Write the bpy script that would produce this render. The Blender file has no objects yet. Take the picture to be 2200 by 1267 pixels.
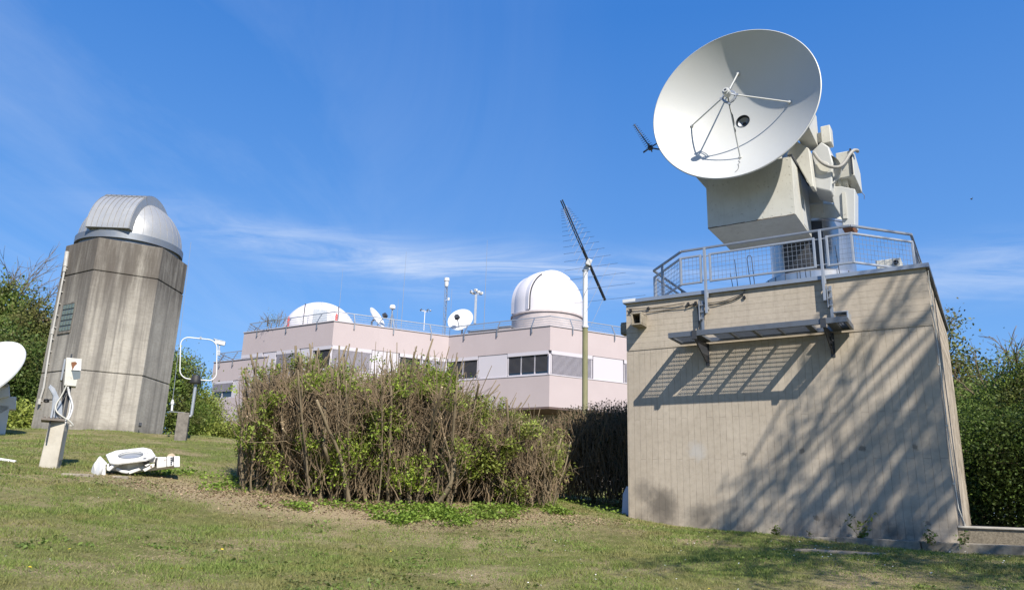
import bpy, math, random
import numpy as np
from mathutils import Vector, Matrix
random.seed(7); RNG = np.random.default_rng(7)
S = bpy.context.scene; COL = S.collection; R = math.radians

# ------------------------------------------------------------------ camera
PW, PH, FPX = 2200.0, 1267.0, 1620.0           # photo size and focal length in photo pixels
PITCH, ROLL, EYE = R(15.347), R(1.699), Vector((0, 0, 1.6))
_f = Vector((0, math.cos(PITCH), math.sin(PITCH))); _u = Vector((0, -math.sin(PITCH), math.cos(PITCH))); _r = Vector((1, 0, 0))
CR = math.cos(ROLL) * _r + math.sin(ROLL) * _u; CU = -math.sin(ROLL) * _r + math.cos(ROLL) * _u; CF = _f
cam = bpy.data.objects.new('camera', bpy.data.cameras.new('camera')); COL.objects.link(cam); S.camera = cam
cam.data.sensor_width = 36; cam.data.lens = FPX / PW * 36; cam.data.clip_start = .1; cam.data.clip_end = 3000
cam.matrix_world = Matrix(((CR.x, CU.x, -CF.x, EYE.x), (CR.y, CU.y, -CF.y, EYE.y), (CR.z, CU.z, -CF.z, EYE.z), (0, 0, 0, 1)))

# ------------------------------------------------------------------ light
SUN_AZ, SUN_EL = R(158), R(42)
S.view_settings.view_transform = 'Standard'; S.view_settings.look = 'None'
S.view_settings.exposure = 0.92; S.view_settings.gamma = 1.0
sd = Vector((math.sin(SUN_AZ) * math.cos(SUN_EL), math.cos(SUN_AZ) * math.cos(SUN_EL), math.sin(SUN_EL)))
sl = bpy.data.lights.new('sun', 'SUN'); sl.energy = 4.2; sl.angle = R(.53); sl.color = (1, .94, .84)
so = bpy.data.objects.new('sun', sl); COL.objects.link(so); so.rotation_euler = sd.to_track_quat('Z', 'Y').to_euler(); so.location = (0, -20, 40)

W = bpy.data.worlds.new('World'); S.world = W; W.use_nodes = True
def sky():
    nt = W.node_tree; N = nt.nodes; L = nt.links; N.clear()
    out = N.new('ShaderNodeOutputWorld'); bg = N.new('ShaderNodeBackground'); bg.inputs[1].default_value = .105
    st = N.new('ShaderNodeTexSky'); st.sky_type = 'NISHITA'; st.sun_disc = False; st.sun_elevation = SUN_EL; st.sun_rotation = SUN_AZ
    st.altitude = 0; st.air_density = 1.0; st.dust_density = .2; st.ozone_density = 3.0
    hs = N.new('ShaderNodeHueSaturation'); hs.inputs['Hue'].default_value = .5; hs.inputs['Saturation'].default_value = 1.2; hs.inputs['Value'].default_value = 1.0
    L.new(st.outputs[0], hs.inputs['Color'])
    tc = N.new('ShaderNodeTexCoord'); sp = N.new('ShaderNodeSeparateXYZ'); L.new(tc.outputs['Generated'], sp.inputs[0])
    def M(op, a, b=None, c=None):
        n = N.new('ShaderNodeMath'); n.operation = op
        for i, v in enumerate((a, b, c)):
            if v is None: continue
            if isinstance(v, (int, float)): n.inputs[i].default_value = v
            else: L.new(v, n.inputs[i])
        return n.outputs[0]
    # cloud plane coordinates: direction / height
    zc = M('MAXIMUM', sp.outputs[2], .03)
    cxy = N.new('ShaderNodeCombineXYZ'); L.new(M('DIVIDE', sp.outputs[0], zc), cxy.inputs[0]); L.new(M('DIVIDE', sp.outputs[1], zc), cxy.inputs[1])
    def noise(scale, loc, sc, det=8, rough=.62, dist=.6, rz=0):
        mp = N.new('ShaderNodeMapping'); mp.inputs['Location'].default_value = loc; mp.inputs['Scale'].default_value = sc; mp.inputs['Rotation'].default_value = (0, 0, rz)
        L.new(cxy.outputs[0], mp.inputs[0])
        n = N.new('ShaderNodeTexNoise'); n.inputs['Scale'].default_value = scale; n.inputs['Detail'].default_value = det
        n.inputs['Roughness'].default_value = rough; n.inputs['Distortion'].default_value = dist; L.new(mp.outputs[0], n.inputs['Vector']); return n.outputs[0]
    az = M('ARCTAN2', sp.outputs[0], sp.outputs[1])
    el = M('ARCSINE', sp.outputs[2])
    wob = M('MULTIPLY', M('SUBTRACT', noise(.8, (3, 1, 0), (1, .4, 1), 3), .5), .06)
    # band of cirrus: centre elevation falls to the right
    cen = M('ADD', M('MULTIPLY', az, -.05), .298)
    d = M('SUBTRACT', M('ADD', el, wob), cen)
    band = M('POWER', 2.718, M('MULTIPLY', M('MULTIPLY', d, d), -1 / (2 * .020 ** 2)))
    w2 = M('POWER', 2.718, M('MULTIPLY', M('POWER', M('ABSOLUTE', M('ADD', az, .08)), 2.0), -1 / (2 * .23 ** 2)))
    w3 = M('POWER', 2.718, M('MULTIPLY', M('POWER', M('ABSOLUTE', M('SUBTRACT', az, .62)), 2.0), -1 / (2 * .14 ** 2)))
    tex = N.new('ShaderNodeMapRange'); tex.inputs[1].default_value = .36; tex.inputs[2].default_value = .64; L.new(noise(2.2, (0, 0, 0), (.5, 1.3, 1), 10, .68, .9, .35), tex.inputs[0])
    c1 = M('MULTIPLY', M('MULTIPLY', band, M('ADD', w2, M('MULTIPLY', w3, .55))), M('ADD', M('MULTIPLY', tex.outputs[0], .75), .12))
    # thin veil over the left half of the sky
    t2 = N.new('ShaderNodeMapRange'); t2.inputs[1].default_value = .42; t2.inputs[2].default_value = .85; L.new(noise(.9, (7, 2, 0), (1.6, .35, 1), 7, .6, .9, -.35), t2.inputs[0])
    left = N.new('ShaderNodeMapRange'); left.inputs[1].default_value = .15; left.inputs[2].default_value = -.35; L.new(az, left.inputs[0])
    c2 = M('MULTIPLY', M('MULTIPLY', t2.outputs[0], left.outputs[0]), .24)
    mix = N.new('ShaderNodeMixRGB'); mix.inputs[2].default_value = (3.3, 3.9, 5.0, 1)
    L.new(M('MINIMUM', M('ADD', M('MULTIPLY', c1, 1.15), c2), 1.0), mix.inputs[0]); rp_ = N.new('ShaderNodeMapRange'); rp_.inputs[1].default_value = 0; rp_.inputs[2].default_value = .62; L.new(el, rp_.inputs[0])
    cr = N.new('ShaderNodeMixRGB'); cr.inputs[1].default_value = (.98, 2.2, 4.5, 1); cr.inputs[2].default_value = (.21, 1.1, 3.55, 1); L.new(rp_.outputs[0], cr.inputs[0])
    sm_ = N.new('ShaderNodeMixRGB'); sm_.inputs[0].default_value = .75; L.new(hs.outputs[0], sm_.inputs[1]); L.new(cr.outputs[0], sm_.inputs[2]); L.new(sm_.outputs[0], mix.inputs[1])
    L.new(mix.outputs[0], bg.inputs[0]); L.new(bg.outputs[0], out.inputs[0])
sky()

# ------------------------------------------------------------------ pixel helpers (photo pixel -> point at a known distance or plane)
def ray(x, y): x = float(x); y = float(y); return ((x - PW / 2) * CR - (y - PH / 2) * CU + FPX * CF).normalized()
def atr(x, y, r):                                   # point at horizontal distance r
    d = ray(x, y); return EYE + d * (r / math.hypot(d.x, d.y))
class Frame:                                        # a local frame: origin, heading of local X (radians about Z)
    def __init__(s, o, rz): s.o = Vector(o); s.rz = rz; s.m = Matrix.Translation(s.o) @ Matrix.Rotation(rz, 4, 'Z'); s.i = s.m.inverted()
    def y(s, x, y, Y):                              # pixel on plane local y = Y
        n = s.m.to_3x3() @ Vector((0, 1, 0)); p0 = s.m @ Vector((0, Y, 0)); d = ray(x, y)
        return s.i @ (EYE + d * ((p0 - EYE).dot(n) / d.dot(n)))
    def z(s, x, y, Z): d = ray(x, y); return s.i @ (EYE + d * ((s.o.z + Z - EYE.z) / d.z))
def facing(px, py, r):                              # frame at a pixel/distance whose local Y points away from the camera
    p = atr(px, py, r); return Frame(p, -math.atan2(p.x, p.y))
ID = Matrix.Identity(4)

# ------------------------------------------------------------------ mesh builder
class MB:
    def __init__(s, m=ID): s.m = m; s.v = []; s.f = []
    def add(s, vs, fs):
        k = len(s.v); s.v += [s.m @ Vector(v) for v in vs]; s.f += [tuple(i + k for i in f) for f in fs]; return s
    def box(s, x0, x1, y0, y1, z0, z1):
        vs = [(x, y, z) for z in (z0, z1) for y in (y0, y1) for x in (x0, x1)]
        return s.add(vs, [(0, 2, 3, 1), (4, 5, 7, 6), (0, 1, 5, 4), (2, 6, 7, 3), (0, 4, 6, 2), (1, 3, 7, 5)])
    def obox(s, c, size, rot=(0, 0, 0)):
        m = Matrix.Translation(Vector(c)) @ Matrix.Rotation(rot[2], 4, 'Z') @ Matrix.Rotation(rot[1], 4, 'Y') @ Matrix.Rotation(rot[0], 4, 'X')
        vs = [m @ Vector((x * size[0] / 2, y * size[1] / 2, z * size[2] / 2)) for z in (-1, 1) for y in (-1, 1) for x in (-1, 1)]
        return s.add(vs, [(0, 2, 3, 1), (4, 5, 7, 6), (0, 1, 5, 4), (2, 6, 7, 3), (0, 4, 6, 2), (1, 3, 7, 5)])
    def bar(s, a, b, w, h=None, up=(0, 0, 1)):      # rectangular bar from a to b
        a = Vector(a); b = Vector(b); h = h or w; d = (b - a).normalized(); u = Vector(up)
        if abs(d.dot(u)) > .98: u = Vector((0, 1, 0))
        x = d.cross(u).normalized(); z = x.cross(d).normalized()
        vs = [p + x * (i * w / 2) + z * (j * h / 2) for p in (a, b) for j in (-1, 1) for i in (-1, 1)]
        return s.add(vs, [(0, 1, 3, 2), (4, 6, 7, 5), (0, 4, 5, 1), (2, 3, 7, 6), (0, 2, 6, 4), (1, 5, 7, 3)])
    def prism(s, pts, z0, z1, axis='z'):            # polygon extruded along an axis
        f = {'z': lambda p, h: (p[0], p[1], h), 'y': lambda p, h: (p[0], h, p[1]), 'x': lambda p, h: (h, p[0], p[1])}[axis]
        n = len(pts); vs = [f(p, z0) for p in pts] + [f(p, z1) for p in pts]
        return s.add(vs, [tuple(reversed(range(n))), tuple(range(n, 2 * n))] + [(i, (i + 1) % n, n + (i + 1) % n, n + i) for i in range(n)])
    def tube(s, pts, r, n=8, cap=True):
        pts = [Vector(p) for p in pts]; m = len(pts); rr = r if isinstance(r, (list, tuple)) else [r] * m; vs = []; pu = None
        for i, p in enumerate(pts):
            d = (pts[min(i + 1, m - 1)] - pts[max(i - 1, 0)])
            d = d.normalized() if d.length > 1e-9 else Vector((0, 0, 1))
            u = pu - d * pu.dot(d) if pu else d.orthogonal()
            if u.length < 1e-6: u = d.orthogonal()
            u.normalize(); pu = u; w = d.cross(u)
            vs += [p + (u * math.cos(2 * math.pi * k / n) + w * math.sin(2 * math.pi * k / n)) * rr[i] for k in range(n)]
        fs = [(i * n + k, i * n + (k + 1) % n, (i + 1) * n + (k + 1) % n, (i + 1) * n + k) for i in range(m - 1) for k in range(n)]
        if cap: fs += [tuple(reversed(range(n))), tuple(range((m - 1) * n, m * n))]
        return s.add(vs, fs)
    def lathe(s, prof, o=(0, 0, 0), ax=(0, 0, 1), n=48, a0=0, a1=2 * math.pi, closed=False):
        o = Vector(o); ax = Vector(ax).normalized(); u = ax.orthogonal().normalized()
        if abs(ax.z) > .999: u = Vector((1, 0, 0))
        w = ax.cross(u); full = abs(a1 - a0 - 2 * math.pi) < 1e-6; c = n if full else n + 1
        vs = [o + ax * z + (u * math.cos(a0 + (a1 - a0) * k / n) + w * math.sin(a0 + (a1 - a0) * k / n)) * r for r, z in prof for k in range(c)]
        m = len(prof); fs = []
        for i in range(m if closed else m - 1):
            j = (i + 1) % m
            for k in range(n): fs.append((i * c + k, i * c + (k + 1) % c, j * c + (k + 1) % c, j * c + k))
        return s.add(vs, fs)
    def build(s, name, mat, parent=None, smooth=False, bevel=0, label=None):
        w2l = ID
        if parent is not None: w2l = wmat(parent).inverted()
        me = bpy.data.meshes.new(name); me.from_pydata([tuple(w2l @ v) for v in s.v], [], s.f); me.validate(); me.update()
        o = bpy.data.objects.new(name, me); COL.objects.link(o); me.materials.append(mat)
        if parent is not None: o.parent = parent
        fix(me)
        if smooth:
            me.polygons.foreach_set('use_smooth', [True] * len(me.polygons)); me.set_sharp_from_angle(angle=R(35))
        if bevel:
            b = o.modifiers.new('bevel', 'BEVEL'); b.width = bevel; b.segments = 2; b.limit_method = 'ANGLE'; b.angle_limit = R(40)
        if label: o['label'] = label
        return o
import bmesh
def fix(me):
    if len(me.polygons) > 60000: return
    bm = bmesh.new(); bm.from_mesh(me); bmesh.ops.recalc_face_normals(bm, faces=bm.faces); bm.to_mesh(me); bm.free()
def wmat(o):
    m = Matrix.Translation(o.location) @ o.rotation_euler.to_matrix().to_4x4()
    return wmat(o.parent) @ m if o.parent else m
def tag(o, label, cat, group=None, kind=None):
    if label: o['label'] = label
    if cat: o['category'] = cat
    if group: o['group'] = group
    if kind: o['kind'] = kind
    return o
def thing(name, label, cat, loc=(0, 0, 0), rz=0, group=None):
    o = bpy.data.objects.new(name, None); COL.objects.link(o); o.location = loc; o.rotation_euler = (0, 0, rz); o.empty_display_size = .3
    return tag(o, label, cat, group)
def solo(mb, name, mat, label, cat, loc, rz=0, group=None, **k):     # a thing that is one mesh, origin at its base
    p = bpy.data.objects.new('tmp', None); p.location = loc; p.rotation_euler = (0, 0, rz)
    o = mb.build(name, mat, p, **k); o.parent = None; o.location = loc; o.rotation_euler = (0, 0, rz); bpy.data.objects.remove(p)
    return tag(o, label, cat, group)
def fast(name, V, F, mat, parent=None, loc=(0, 0, 0)):               # big numpy meshes: V (n,3) world, F (m,k)
    V = np.asarray(V, np.float32) - np.array(wmat(parent).translation if parent else loc, np.float32); F = np.asarray(F, np.int32); k = F.shape[1]
    me = bpy.data.meshes.new(name); me.vertices.add(len(V)); me.vertices.foreach_set('co', V.ravel())
    me.loops.add(F.size); me.loops.foreach_set('vertex_index', F.ravel()); me.polygons.add(len(F))
    me.polygons.foreach_set('loop_start', np.arange(0, F.size, k, dtype=np.int32)); me.polygons.foreach_set('loop_total', np.full(len(F), k, np.int32))
    me.update(calc_edges=True); me.materials.append(mat)
    o = bpy.data.objects.new(name, me); COL.objects.link(o)
    if parent: o.parent = parent
    else: o.location = loc
    return o

# ------------------------------------------------------------------ materials
def lin(c): return tuple(((v / 255) / 12.92 if v / 255 <= .04045 else ((v / 255 + .055) / 1.055) ** 2.4) for v in c)
class Mat:
    def __init__(s, name, rough=.7, metal=0, spec=.3):
        s.mat = bpy.data.materials.new(name); s.mat.use_nodes = True; s.nt = s.mat.node_tree; s.N = s.nt.nodes; s.L = s.nt.links
        s.b = s.N['Principled BSDF']; s.b.inputs['Roughness'].default_value = rough; s.b.inputs['Metallic'].default_value = metal; s.b.inputs['Specular IOR Level'].default_value = spec
        s.tc = s.N.new('ShaderNodeTexCoord'); s.bumps = None
    def map(s, scale=(1, 1, 1), loc=(0, 0, 0), rot=(0, 0, 0), src='Object'):
        m = s.N.new('ShaderNodeMapping'); m.inputs['Scale'].default_value = scale; m.inputs['Location'].default_value = loc; m.inputs['Rotation'].default_value = rot
        s.L.new(s.tc.outputs[src], m.inputs[0]); return m.outputs[0]
    def noise(s, scale, vec=None, det=6, rough=.6, dist=0):
        n = s.N.new('ShaderNodeTexNoise'); n.inputs['Scale'].default_value = scale; n.inputs['Detail'].default_value = det; n.inputs['Roughness'].default_value = rough; n.inputs['Distortion'].default_value = dist
        s.L.new(vec if vec is not None else s.tc.outputs['Object'], n.inputs['Vector']); return n.outputs[0]
    def rng(s, v, a, b, c=0, d=1):
        n = s.N.new('ShaderNodeMapRange'); s.L.new(v, n.inputs[0])
        for i, x in enumerate((a, b, c, d)): n.inputs[i + 1].default_value = x
        return n.outputs[0]
    def math(s, op, a, b=None):
        n = s.N.new('ShaderNodeMath'); n.operation = op
        for i, v in enumerate((a, b)):
            if v is None: continue
            if isinstance(v, (int, float)): n.inputs[i].default_value = v
            else: s.L.new(v, n.inputs[i])
        return n.outputs[0]
    def mix(s, f, a, b, mode='MIX'):
        n = s.N.new('ShaderNodeMixRGB'); n.blend_type = mode
        for i, v in enumerate((f, a, b)):
            if isinstance(v, (int, float)): n.inputs[i].default_value = v
            elif isinstance(v, tuple): n.inputs[i].default_value = (*v[:3], 1)
            else: s.L.new(v, n.inputs[i])
        return n.outputs[0]
    def color(s, v):
        if isinstance(v, tuple): s.b.inputs['Base Color'].default_value = (*v[:3], 1)
        else: s.L.new(v, s.b.inputs['Base Color'])
        return s
    def bump(s, v, st=.3, d=.01):
        n = s.N.new('ShaderNodeBump'); n.inputs['Strength'].default_value = st; n.inputs['Distance'].default_value = d; s.L.new(v, n.inputs['Height'])
        if s.bumps is not None: s.L.new(s.bumps, n.inputs['Normal'])
        s.bumps = n.outputs[0]; s.L.new(s.bumps, s.b.inputs['Normal']); return s
    def pos(s):
        g = s.N.new('ShaderNodeNewGeometry'); return g.outputs['Position']
    def island(s):
        g = s.N.new('ShaderNodeNewGeometry'); return g.outputs['Random Per Island']
def paint(name, c, rough=.5, metal=0, dirt=.25, dcol=(.16, .13, .09), scale=3, streak=0.0, spec=.4, chip=0):
    m = Mat(name, rough, metal, spec)
    f = m.rng(m.noise(scale, det=9, rough=.7), .45, .75, 0, dirt)
    base = m.mix(f, tuple(c), tuple(dcol))
    if streak:
        g = m.rng(m.noise(1, m.map((9, 9, .7)), det=6, rough=.7), .55, .8, 0, streak); base = m.mix(g, base, tuple(dcol))
    if chip:
        g = m.rng(m.noise(14, det=4, rough=.7), .62, .66, 0, chip); base = m.mix(g, base, (.10, .045, .02))
    m.color(base); m.bump(m.noise(scale * 12, det=4), .08, .004)
    v = m.rng(m.noise(scale * 2), .3, .8, max(.05, rough - .12), min(1, rough + .15)); m.L.new(v, m.b.inputs['Roughness'])
    return m.mat
def board_concrete(name):
    # local x along the wall, z up; horizontal boards above the joint (z=3.84), vertical below
    m = Mat(name, .9, 0, .15); sp = m.N.new('ShaderNodeSeparateXYZ'); m.L.new(m.tc.outputs['Object'], sp.inputs[0])
    def boards(u, v, w, l):
        c = m.N.new('ShaderNodeCombineXYZ'); m.L.new(u, c.inputs[0]); m.L.new(v, c.inputs[1])
        b = m.N.new('ShaderNodeTexBrick'); b.offset = .37; b.offset_frequency = 2; b.squash = 1
        b.inputs['Scale'].default_value = 1; b.inputs['Brick Width'].default_value = l; b.inputs['Row Height'].default_value = w; b.inputs['Mortar Size'].default_value = .0035; b.inputs['Mortar Smooth'].default_value = .3
        b.inputs['Color1'].default_value = (0, 0, 0, 1); b.inputs['Color2'].default_value = (1, 1, 1, 1); b.inputs['Mortar'].default_value = (.5, .5, .5, 1); m.L.new(c.outputs[0], b.inputs['Vector'])
        return b.outputs['Color'], b.outputs['Fac']
    wz = m.math('ADD', sp.outputs[2], m.math('MULTIPLY', m.math('SUBTRACT', m.noise(1.1), .5), .03))
    wx = m.math('ADD', sp.outputs[0], m.math('MULTIPLY', m.math('SUBTRACT', m.noise(.8), .5), .04))
    cv, fv = boards(sp.outputs[2], wx, .135, 2.3); ch, fh = boards(sp.outputs[0], wz, .125, 2.6)
    up = m.rng(sp.outputs[2], 3.835, 3.845)
    tone = m.mix(up, cv, ch); line = m.mix(up, fv, fh)
    n1 = m.noise(.9, det=8, rough=.65); n2 = m.noise(9, m.map((1, 1, 1)), det=8, rough=.7)
    base = m.mix(m.rng(n1, .3, .7), (.37, .315, .25), (.48, .415, .335))
    base = m.mix(m.math('MULTIPLY', tone, .16), base, (.29, .25, .20))
    base = m.mix(m.rng(n2, .45, .8, 0, .45), base, (.22, .19, .15))
    gm = m.rng(m.noise(2.2, det=3), .38, .66, .06, .7)
    base = m.mix(m.math('MULTIPLY', line, gm), base, (.13, .11, .085))
    # run-off stains below the coping, thin vertical streaks, grime at the foot, a pale patch
    st = m.rng(m.noise(1, m.map((7, 7, .45)), det=7, rough=.7), .52, .78, 0, .5)
    base = m.mix(m.math('MULTIPLY', st, m.rng(sp.outputs[2], 2.0, 5.0, .25, 1)), base, (.17, .15, .12))
    foot = m.math('MULTIPLY', m.rng(sp.outputs[2], .75, .12), m.rng(m.noise(1.6, det=6, rough=.65), .42, .66, 0, .8)); base = m.mix(foot, base, (.085, .075, .065))
    def blob(c, r, amt, colr, base):
        v = m.N.new('ShaderNodeVectorMath'); v.operation = 'DISTANCE'; m.L.new(m.tc.outputs['Object'], v.inputs[0]); v.inputs[1].default_value = c
        d = m.math('ADD', v.outputs['Value'], m.math('MULTIPLY', m.math('SUBTRACT', m.noise(7, det=5), .5), .3))
        return m.mix(m.rng(d, r, r * .35, 0, amt), base, colr)
    base = blob((4.55, 0, 1.62), .24, .55, (.42, .41, .40), base)
    base = blob((5.35, 0, .55), .42, .75, (.09, .08, .07), base); base = blob((4.5, 0, .3), .36, .6, (.09, .08, .07), base); base = blob((5.75, 0, .8), .3, .5, (.1, .09, .08), base)
    for x, z in ((3.6, 1.55), (2.45, 1.6), (1.4, 1.63), (2.3, .35), (1.75, 1.35), (.45, .35), (.5, 1.65)): base = blob((x, 0, z), .055, .8, (.15, .13, .105), base)
    m.color(base); m.bump(m.math('SUBTRACT', m.math('MULTIPLY', tone, .35), line), .7, .012); m.bump(m.noise(60, det=5), .35, .004); m.bump(m.noise(14, m.map((1, 1, 1))), .25, .006)
    return m.mat
def tower_concrete(name):
    m = Mat(name, .93, 0, .12); sp = m.N.new('ShaderNodeSeparateXYZ'); m.L.new(m.tc.outputs['Object'], sp.inputs[0])
    base = m.mix(m.rng(m.noise(1.3, det=8), .3, .7), (.30, .278, .243), (.42, .388, .335))
    base = m.mix(m.rng(m.noise(6, m.map((1, 1, 2.5)), det=7, rough=.7), .45, .75, 0, .5), base, (.20, .175, .14))
    s1 = m.noise(1, m.map((1.5, 1.5, .05), (3.1, 1.7, 0)), det=8, rough=.68, dist=.1); s2 = m.noise(1, m.map((5, 5, .16), (1, 4, 0)), det=8, rough=.7)
    s = m.math('ADD', m.math('MULTIPLY', m.rng(s1, .45, .60, 0, .9), m.rng(m.noise(7, det=6, rough=.75), .2, .5, .7, 1)), m.rng(s2, .52, .72, 0, .75))
    hgt = m.rng(sp.outputs[2], 0, 5.4, .6, .92); s = m.math('MULTIPLY', m.math('MINIMUM', s, 1.0), hgt)
    base = m.mix(s, base, (.115, .105, .096))
    top = m.math('MULTIPLY', m.rng(sp.outputs[2], 4.2, 5.9), m.rng(m.noise(2.2, m.map((1.8, 1.8, .25)), det=8, rough=.7), .3, .55, .1, .9)); base = m.mix(top, base, (.10, .087, .075))
    ft = m.math('MULTIPLY', m.rng(sp.outputs[2], .5, .05), m.rng(m.noise(3), .35, .6, 0, .7)); base = m.mix(ft, base, (.12, .105, .085))
    m.color(base); m.bump(m.noise(40, det=6), .4, .006); m.bump(m.noise(5, m.map((1, 1, 4)), det=6), .3, .015)
    return m.mat
def plain_concrete(name, c=(.33, .29, .23), d=(.12, .105, .085), sc=4):
    m = Mat(name, .93, 0, .12); base = m.mix(m.rng(m.noise(sc, det=9, rough=.7), .38, .72), tuple(c), tuple(d))
    m.color(base); m.bump(m.noise(sc * 12, det=6), .5, .006); return m.mat
def pink_render(name):
    m = Mat(name, .92, 0, .15); base = m.mix(m.rng(m.noise(.35, det=7, rough=.6), .3, .7), (.395, .335, .337), (.435, .37, .373))
    st = m.rng(m.noise(1, m.map((1.6, 1.6, .12)), det=6, rough=.65), .55, .8, 0, .22); base = m.mix(st, base, (.33, .27, .26))
    m.color(base); m.bump(m.noise(18, det=5), .12, .006); return m.mat
def leaf_mat(name, a, b, c=None, trans=.35, rough=.5):
    m = Mat(name, rough, 0, .25); i = m.island(); base = m.mix(m.rng(i, 0, 1), tuple(a), tuple(b))
    if c: base = m.mix(m.rng(m.noise(.8, m.pos(), det=3), .48, .62), base, tuple(c))
    m.color(base); tr = m.N.new('ShaderNodeBsdfTranslucent'); m.L.new(base, tr.inputs[0]); mx = m.N.new('ShaderNodeMixShader'); mx.inputs[0].default_value = trans
    m.L.new(m.b.outputs[0], mx.inputs[1]); m.L.new(tr.outputs[0], mx.inputs[2]); m.L.new(mx.outputs[0], m.N['Material Output'].inputs[0]); return m.mat
def bark_mat(name, a, b, sc=8):
    m = Mat(name, .9, 0, .15); f = m.rng(m.noise(sc, m.map((1, 1, .3), src='Object'), det=7, rough=.7), .3, .7); base = m.mix(f, tuple(a), tuple(b))
    base = m.mix(m.math('MULTIPLY', m.island(), .45), base, tuple(x * 1.5 for x in b)); m.color(base); m.bump(m.noise(sc * 5, det=4), .4, .01); return m.mat

DISHW = paint('dish_white_paint', (.455, .46, .45), .45, dirt=.12, dcol=(.42, .40, .33), scale=1.4, streak=.12)
CREAM = paint('weathered_cream_paint', (.50, .49, .44), .5, dirt=.4, dcol=(.30, .285, .24), scale=2.2, streak=.3, chip=.35)
WHITE = paint('white_paint', (.62, .62, .62), .45, dirt=.18, dcol=(.35, .33, .30), scale=3, streak=.12)
WHITECHIP = paint('flaking_white_paint', (.62, .61, .58), .5, dirt=.4, dcol=(.28, .25, .21), scale=5, chip=.9)
DOMEW = paint('dome_white_paint', (.66, .625, .645), .4, dirt=.06, dcol=(.5, .47, .45), scale=1)
DOMEM = paint('dome_sheet_metal', (.40, .40, .395), .42, metal=.45, dirt=.4, dcol=(.24, .23, .22), scale=1.5, streak=.35)
GALV = paint('galvanised_steel', (.26, .28, .31), .45, metal=.55, dirt=.45, dcol=(.14, .14, .15), scale=6); GALVD = paint('dull_dark_galvanised_steel', (.13, .145, .17), .5, metal=.4, dirt=.5, dcol=(.07, .07, .075), scale=6)
GALVL = paint('bright_galvanised_steel', (.36, .38, .41), .42, metal=.5, dirt=.3, dcol=(.25, .25, .25), scale=5)
_c = Mat('polished_sheet_steel', .3, .85); _c.color(_c.mix(_c.rng(_c.noise(2, _c.map((1, 1, .3))), .4, .7), (.52, .52, .53), (.34, .33, .32))); _c.bump(_c.noise(1.5), .1, .02); CHROME = _c.mat
DARKM = paint('dark_steel', (.05, .055, .065), .5, metal=.4, dirt=.4, dcol=(.10, .08, .06), scale=6)
BLACK = paint('black_rubber', (.016, .016, .018), .6, dirt=.2)
RUST = paint('rusty_steel', (.18, .075, .035), .85, dirt=.5, dcol=(.07, .03, .015), scale=6)
FLASH = paint('grey_blue_flashing', (.25, .29, .36), .45, metal=.35, dirt=.3, dcol=(.15, .15, .16), scale=4)
BOARD = board_concrete('board_marked_concrete'); TOWERC = tower_concrete('stained_concrete'); CONC = plain_concrete('grey_concrete'); CONCL = plain_concrete('pale_concrete', (.46, .425, .36), (.33, .30, .25), 3)
CONCD = plain_concrete('dark_weathered_concrete', (.21, .19, .165), (.09, .08, .07), 5); PINK = pink_render('pink_render')
LILAC = paint('pale_lilac_panel', (.48, .45, .485), .6, dirt=.1, dcol=(.5, .45, .48), scale=1)
BLIND = paint('dark_blind_slats', (.075, .075, .085), .5, metal=.2, dirt=.2); BLINDL = paint('grey_blind_slats', (.34, .32, .36), .5, dirt=.2)
ROOFING = paint('grey_roof_felt', (.19, .17, .165), .9, dirt=.4); SOFFIT = paint('dark_soffit', (.11, .075, .07), .9, dirt=.3)
RED = paint('red_plastic', (.55, .05, .03), .5); ORANGE = paint('warm_grey_box', (.36, .33, .30), .7)
def glass(name, c=(.03, .045, .06), rough=.06, spec=.8):
    m = Mat(name, rough, 0, spec); m.color(tuple(c)); m.bump(m.noise(1.5), .02, .01); return m.mat
GLASS = glass('dark_window_glass'); GBLOCK = glass('glass_block', (.12, .15, .13), .35, .3)

# ------------------------------------------------------------------ ground
B0 = Vector((7.766, 13.483, 1.12)); BU = Vector((math.sin(R(-57.3)), math.cos(R(-57.3)), 0)); BRZ = math.atan2(BU.y, BU.x)
BF = Frame(B0, BRZ); TOW_S = 9.1
CP = [(0, 0, 0), (-6, 0, .05), (6, 0, -.05), (0, -8, -.6), (-20, -5, .3), (20, -8, -.4), (25, 10, 1.1), (14, 8, .75), (-25, 20, 2.2), (0, -20, -1.2),
      (0, 46, 3.0), (-24, 48, 2.7), (22, 36, 1.3), (26, 22, 1.3), (0, 30, 2.3), (10, 26, 1.4), (-40, 40, 2.6), (30, 50, 1.5), (-14, 60, 2.4)]
for px, py, r in ((1100, 1267, 8.2), (0, 1267, 7.0), (2200, 1267, 9.6), (600, 1150, 11.5), (1000, 1140, 12.5), (1350, 1114, 16.6), (1700, 1154, 15.8), (2060, 1190, 15.0), (2200, 1200, 14.2),
                  (110, 1005, 17), (290, 1022, 16.5), (0, 1000, 16.5), (0, 1100, 11.5), (520, 1055, 15.6), (900, 1084, 15.3), (1225, 1088, 16.4), (62, 921, 31), (180, 927, 29.5), (295, 929, 29.8), (351, 936, 31.5),
                  (460, 938, 30.5), (385, 946, 28.5), (0, 924, 30), (250, 965, 22.5), (1900, 1170, 15.2)):
    p = atr(px, py, r); CP.append((p.x, p.y, p.z))
CP = np.array(CP)
def _tps(d2): return np.where(d2 > 1e-9, d2 * np.log(np.maximum(d2, 1e-9)) * .5, 0)
_n = len(CP); _K = _tps(((CP[:, None, :2] - CP[None, :, :2]) ** 2).sum(-1)) + np.eye(_n) * .6
_P = np.c_[np.ones(_n), CP[:, :2]]; _A = np.block([[_K, _P], [_P.T, np.zeros((3, 3))]]); _w = np.linalg.solve(_A, np.r_[CP[:, 2], 0, 0, 0])
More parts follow.
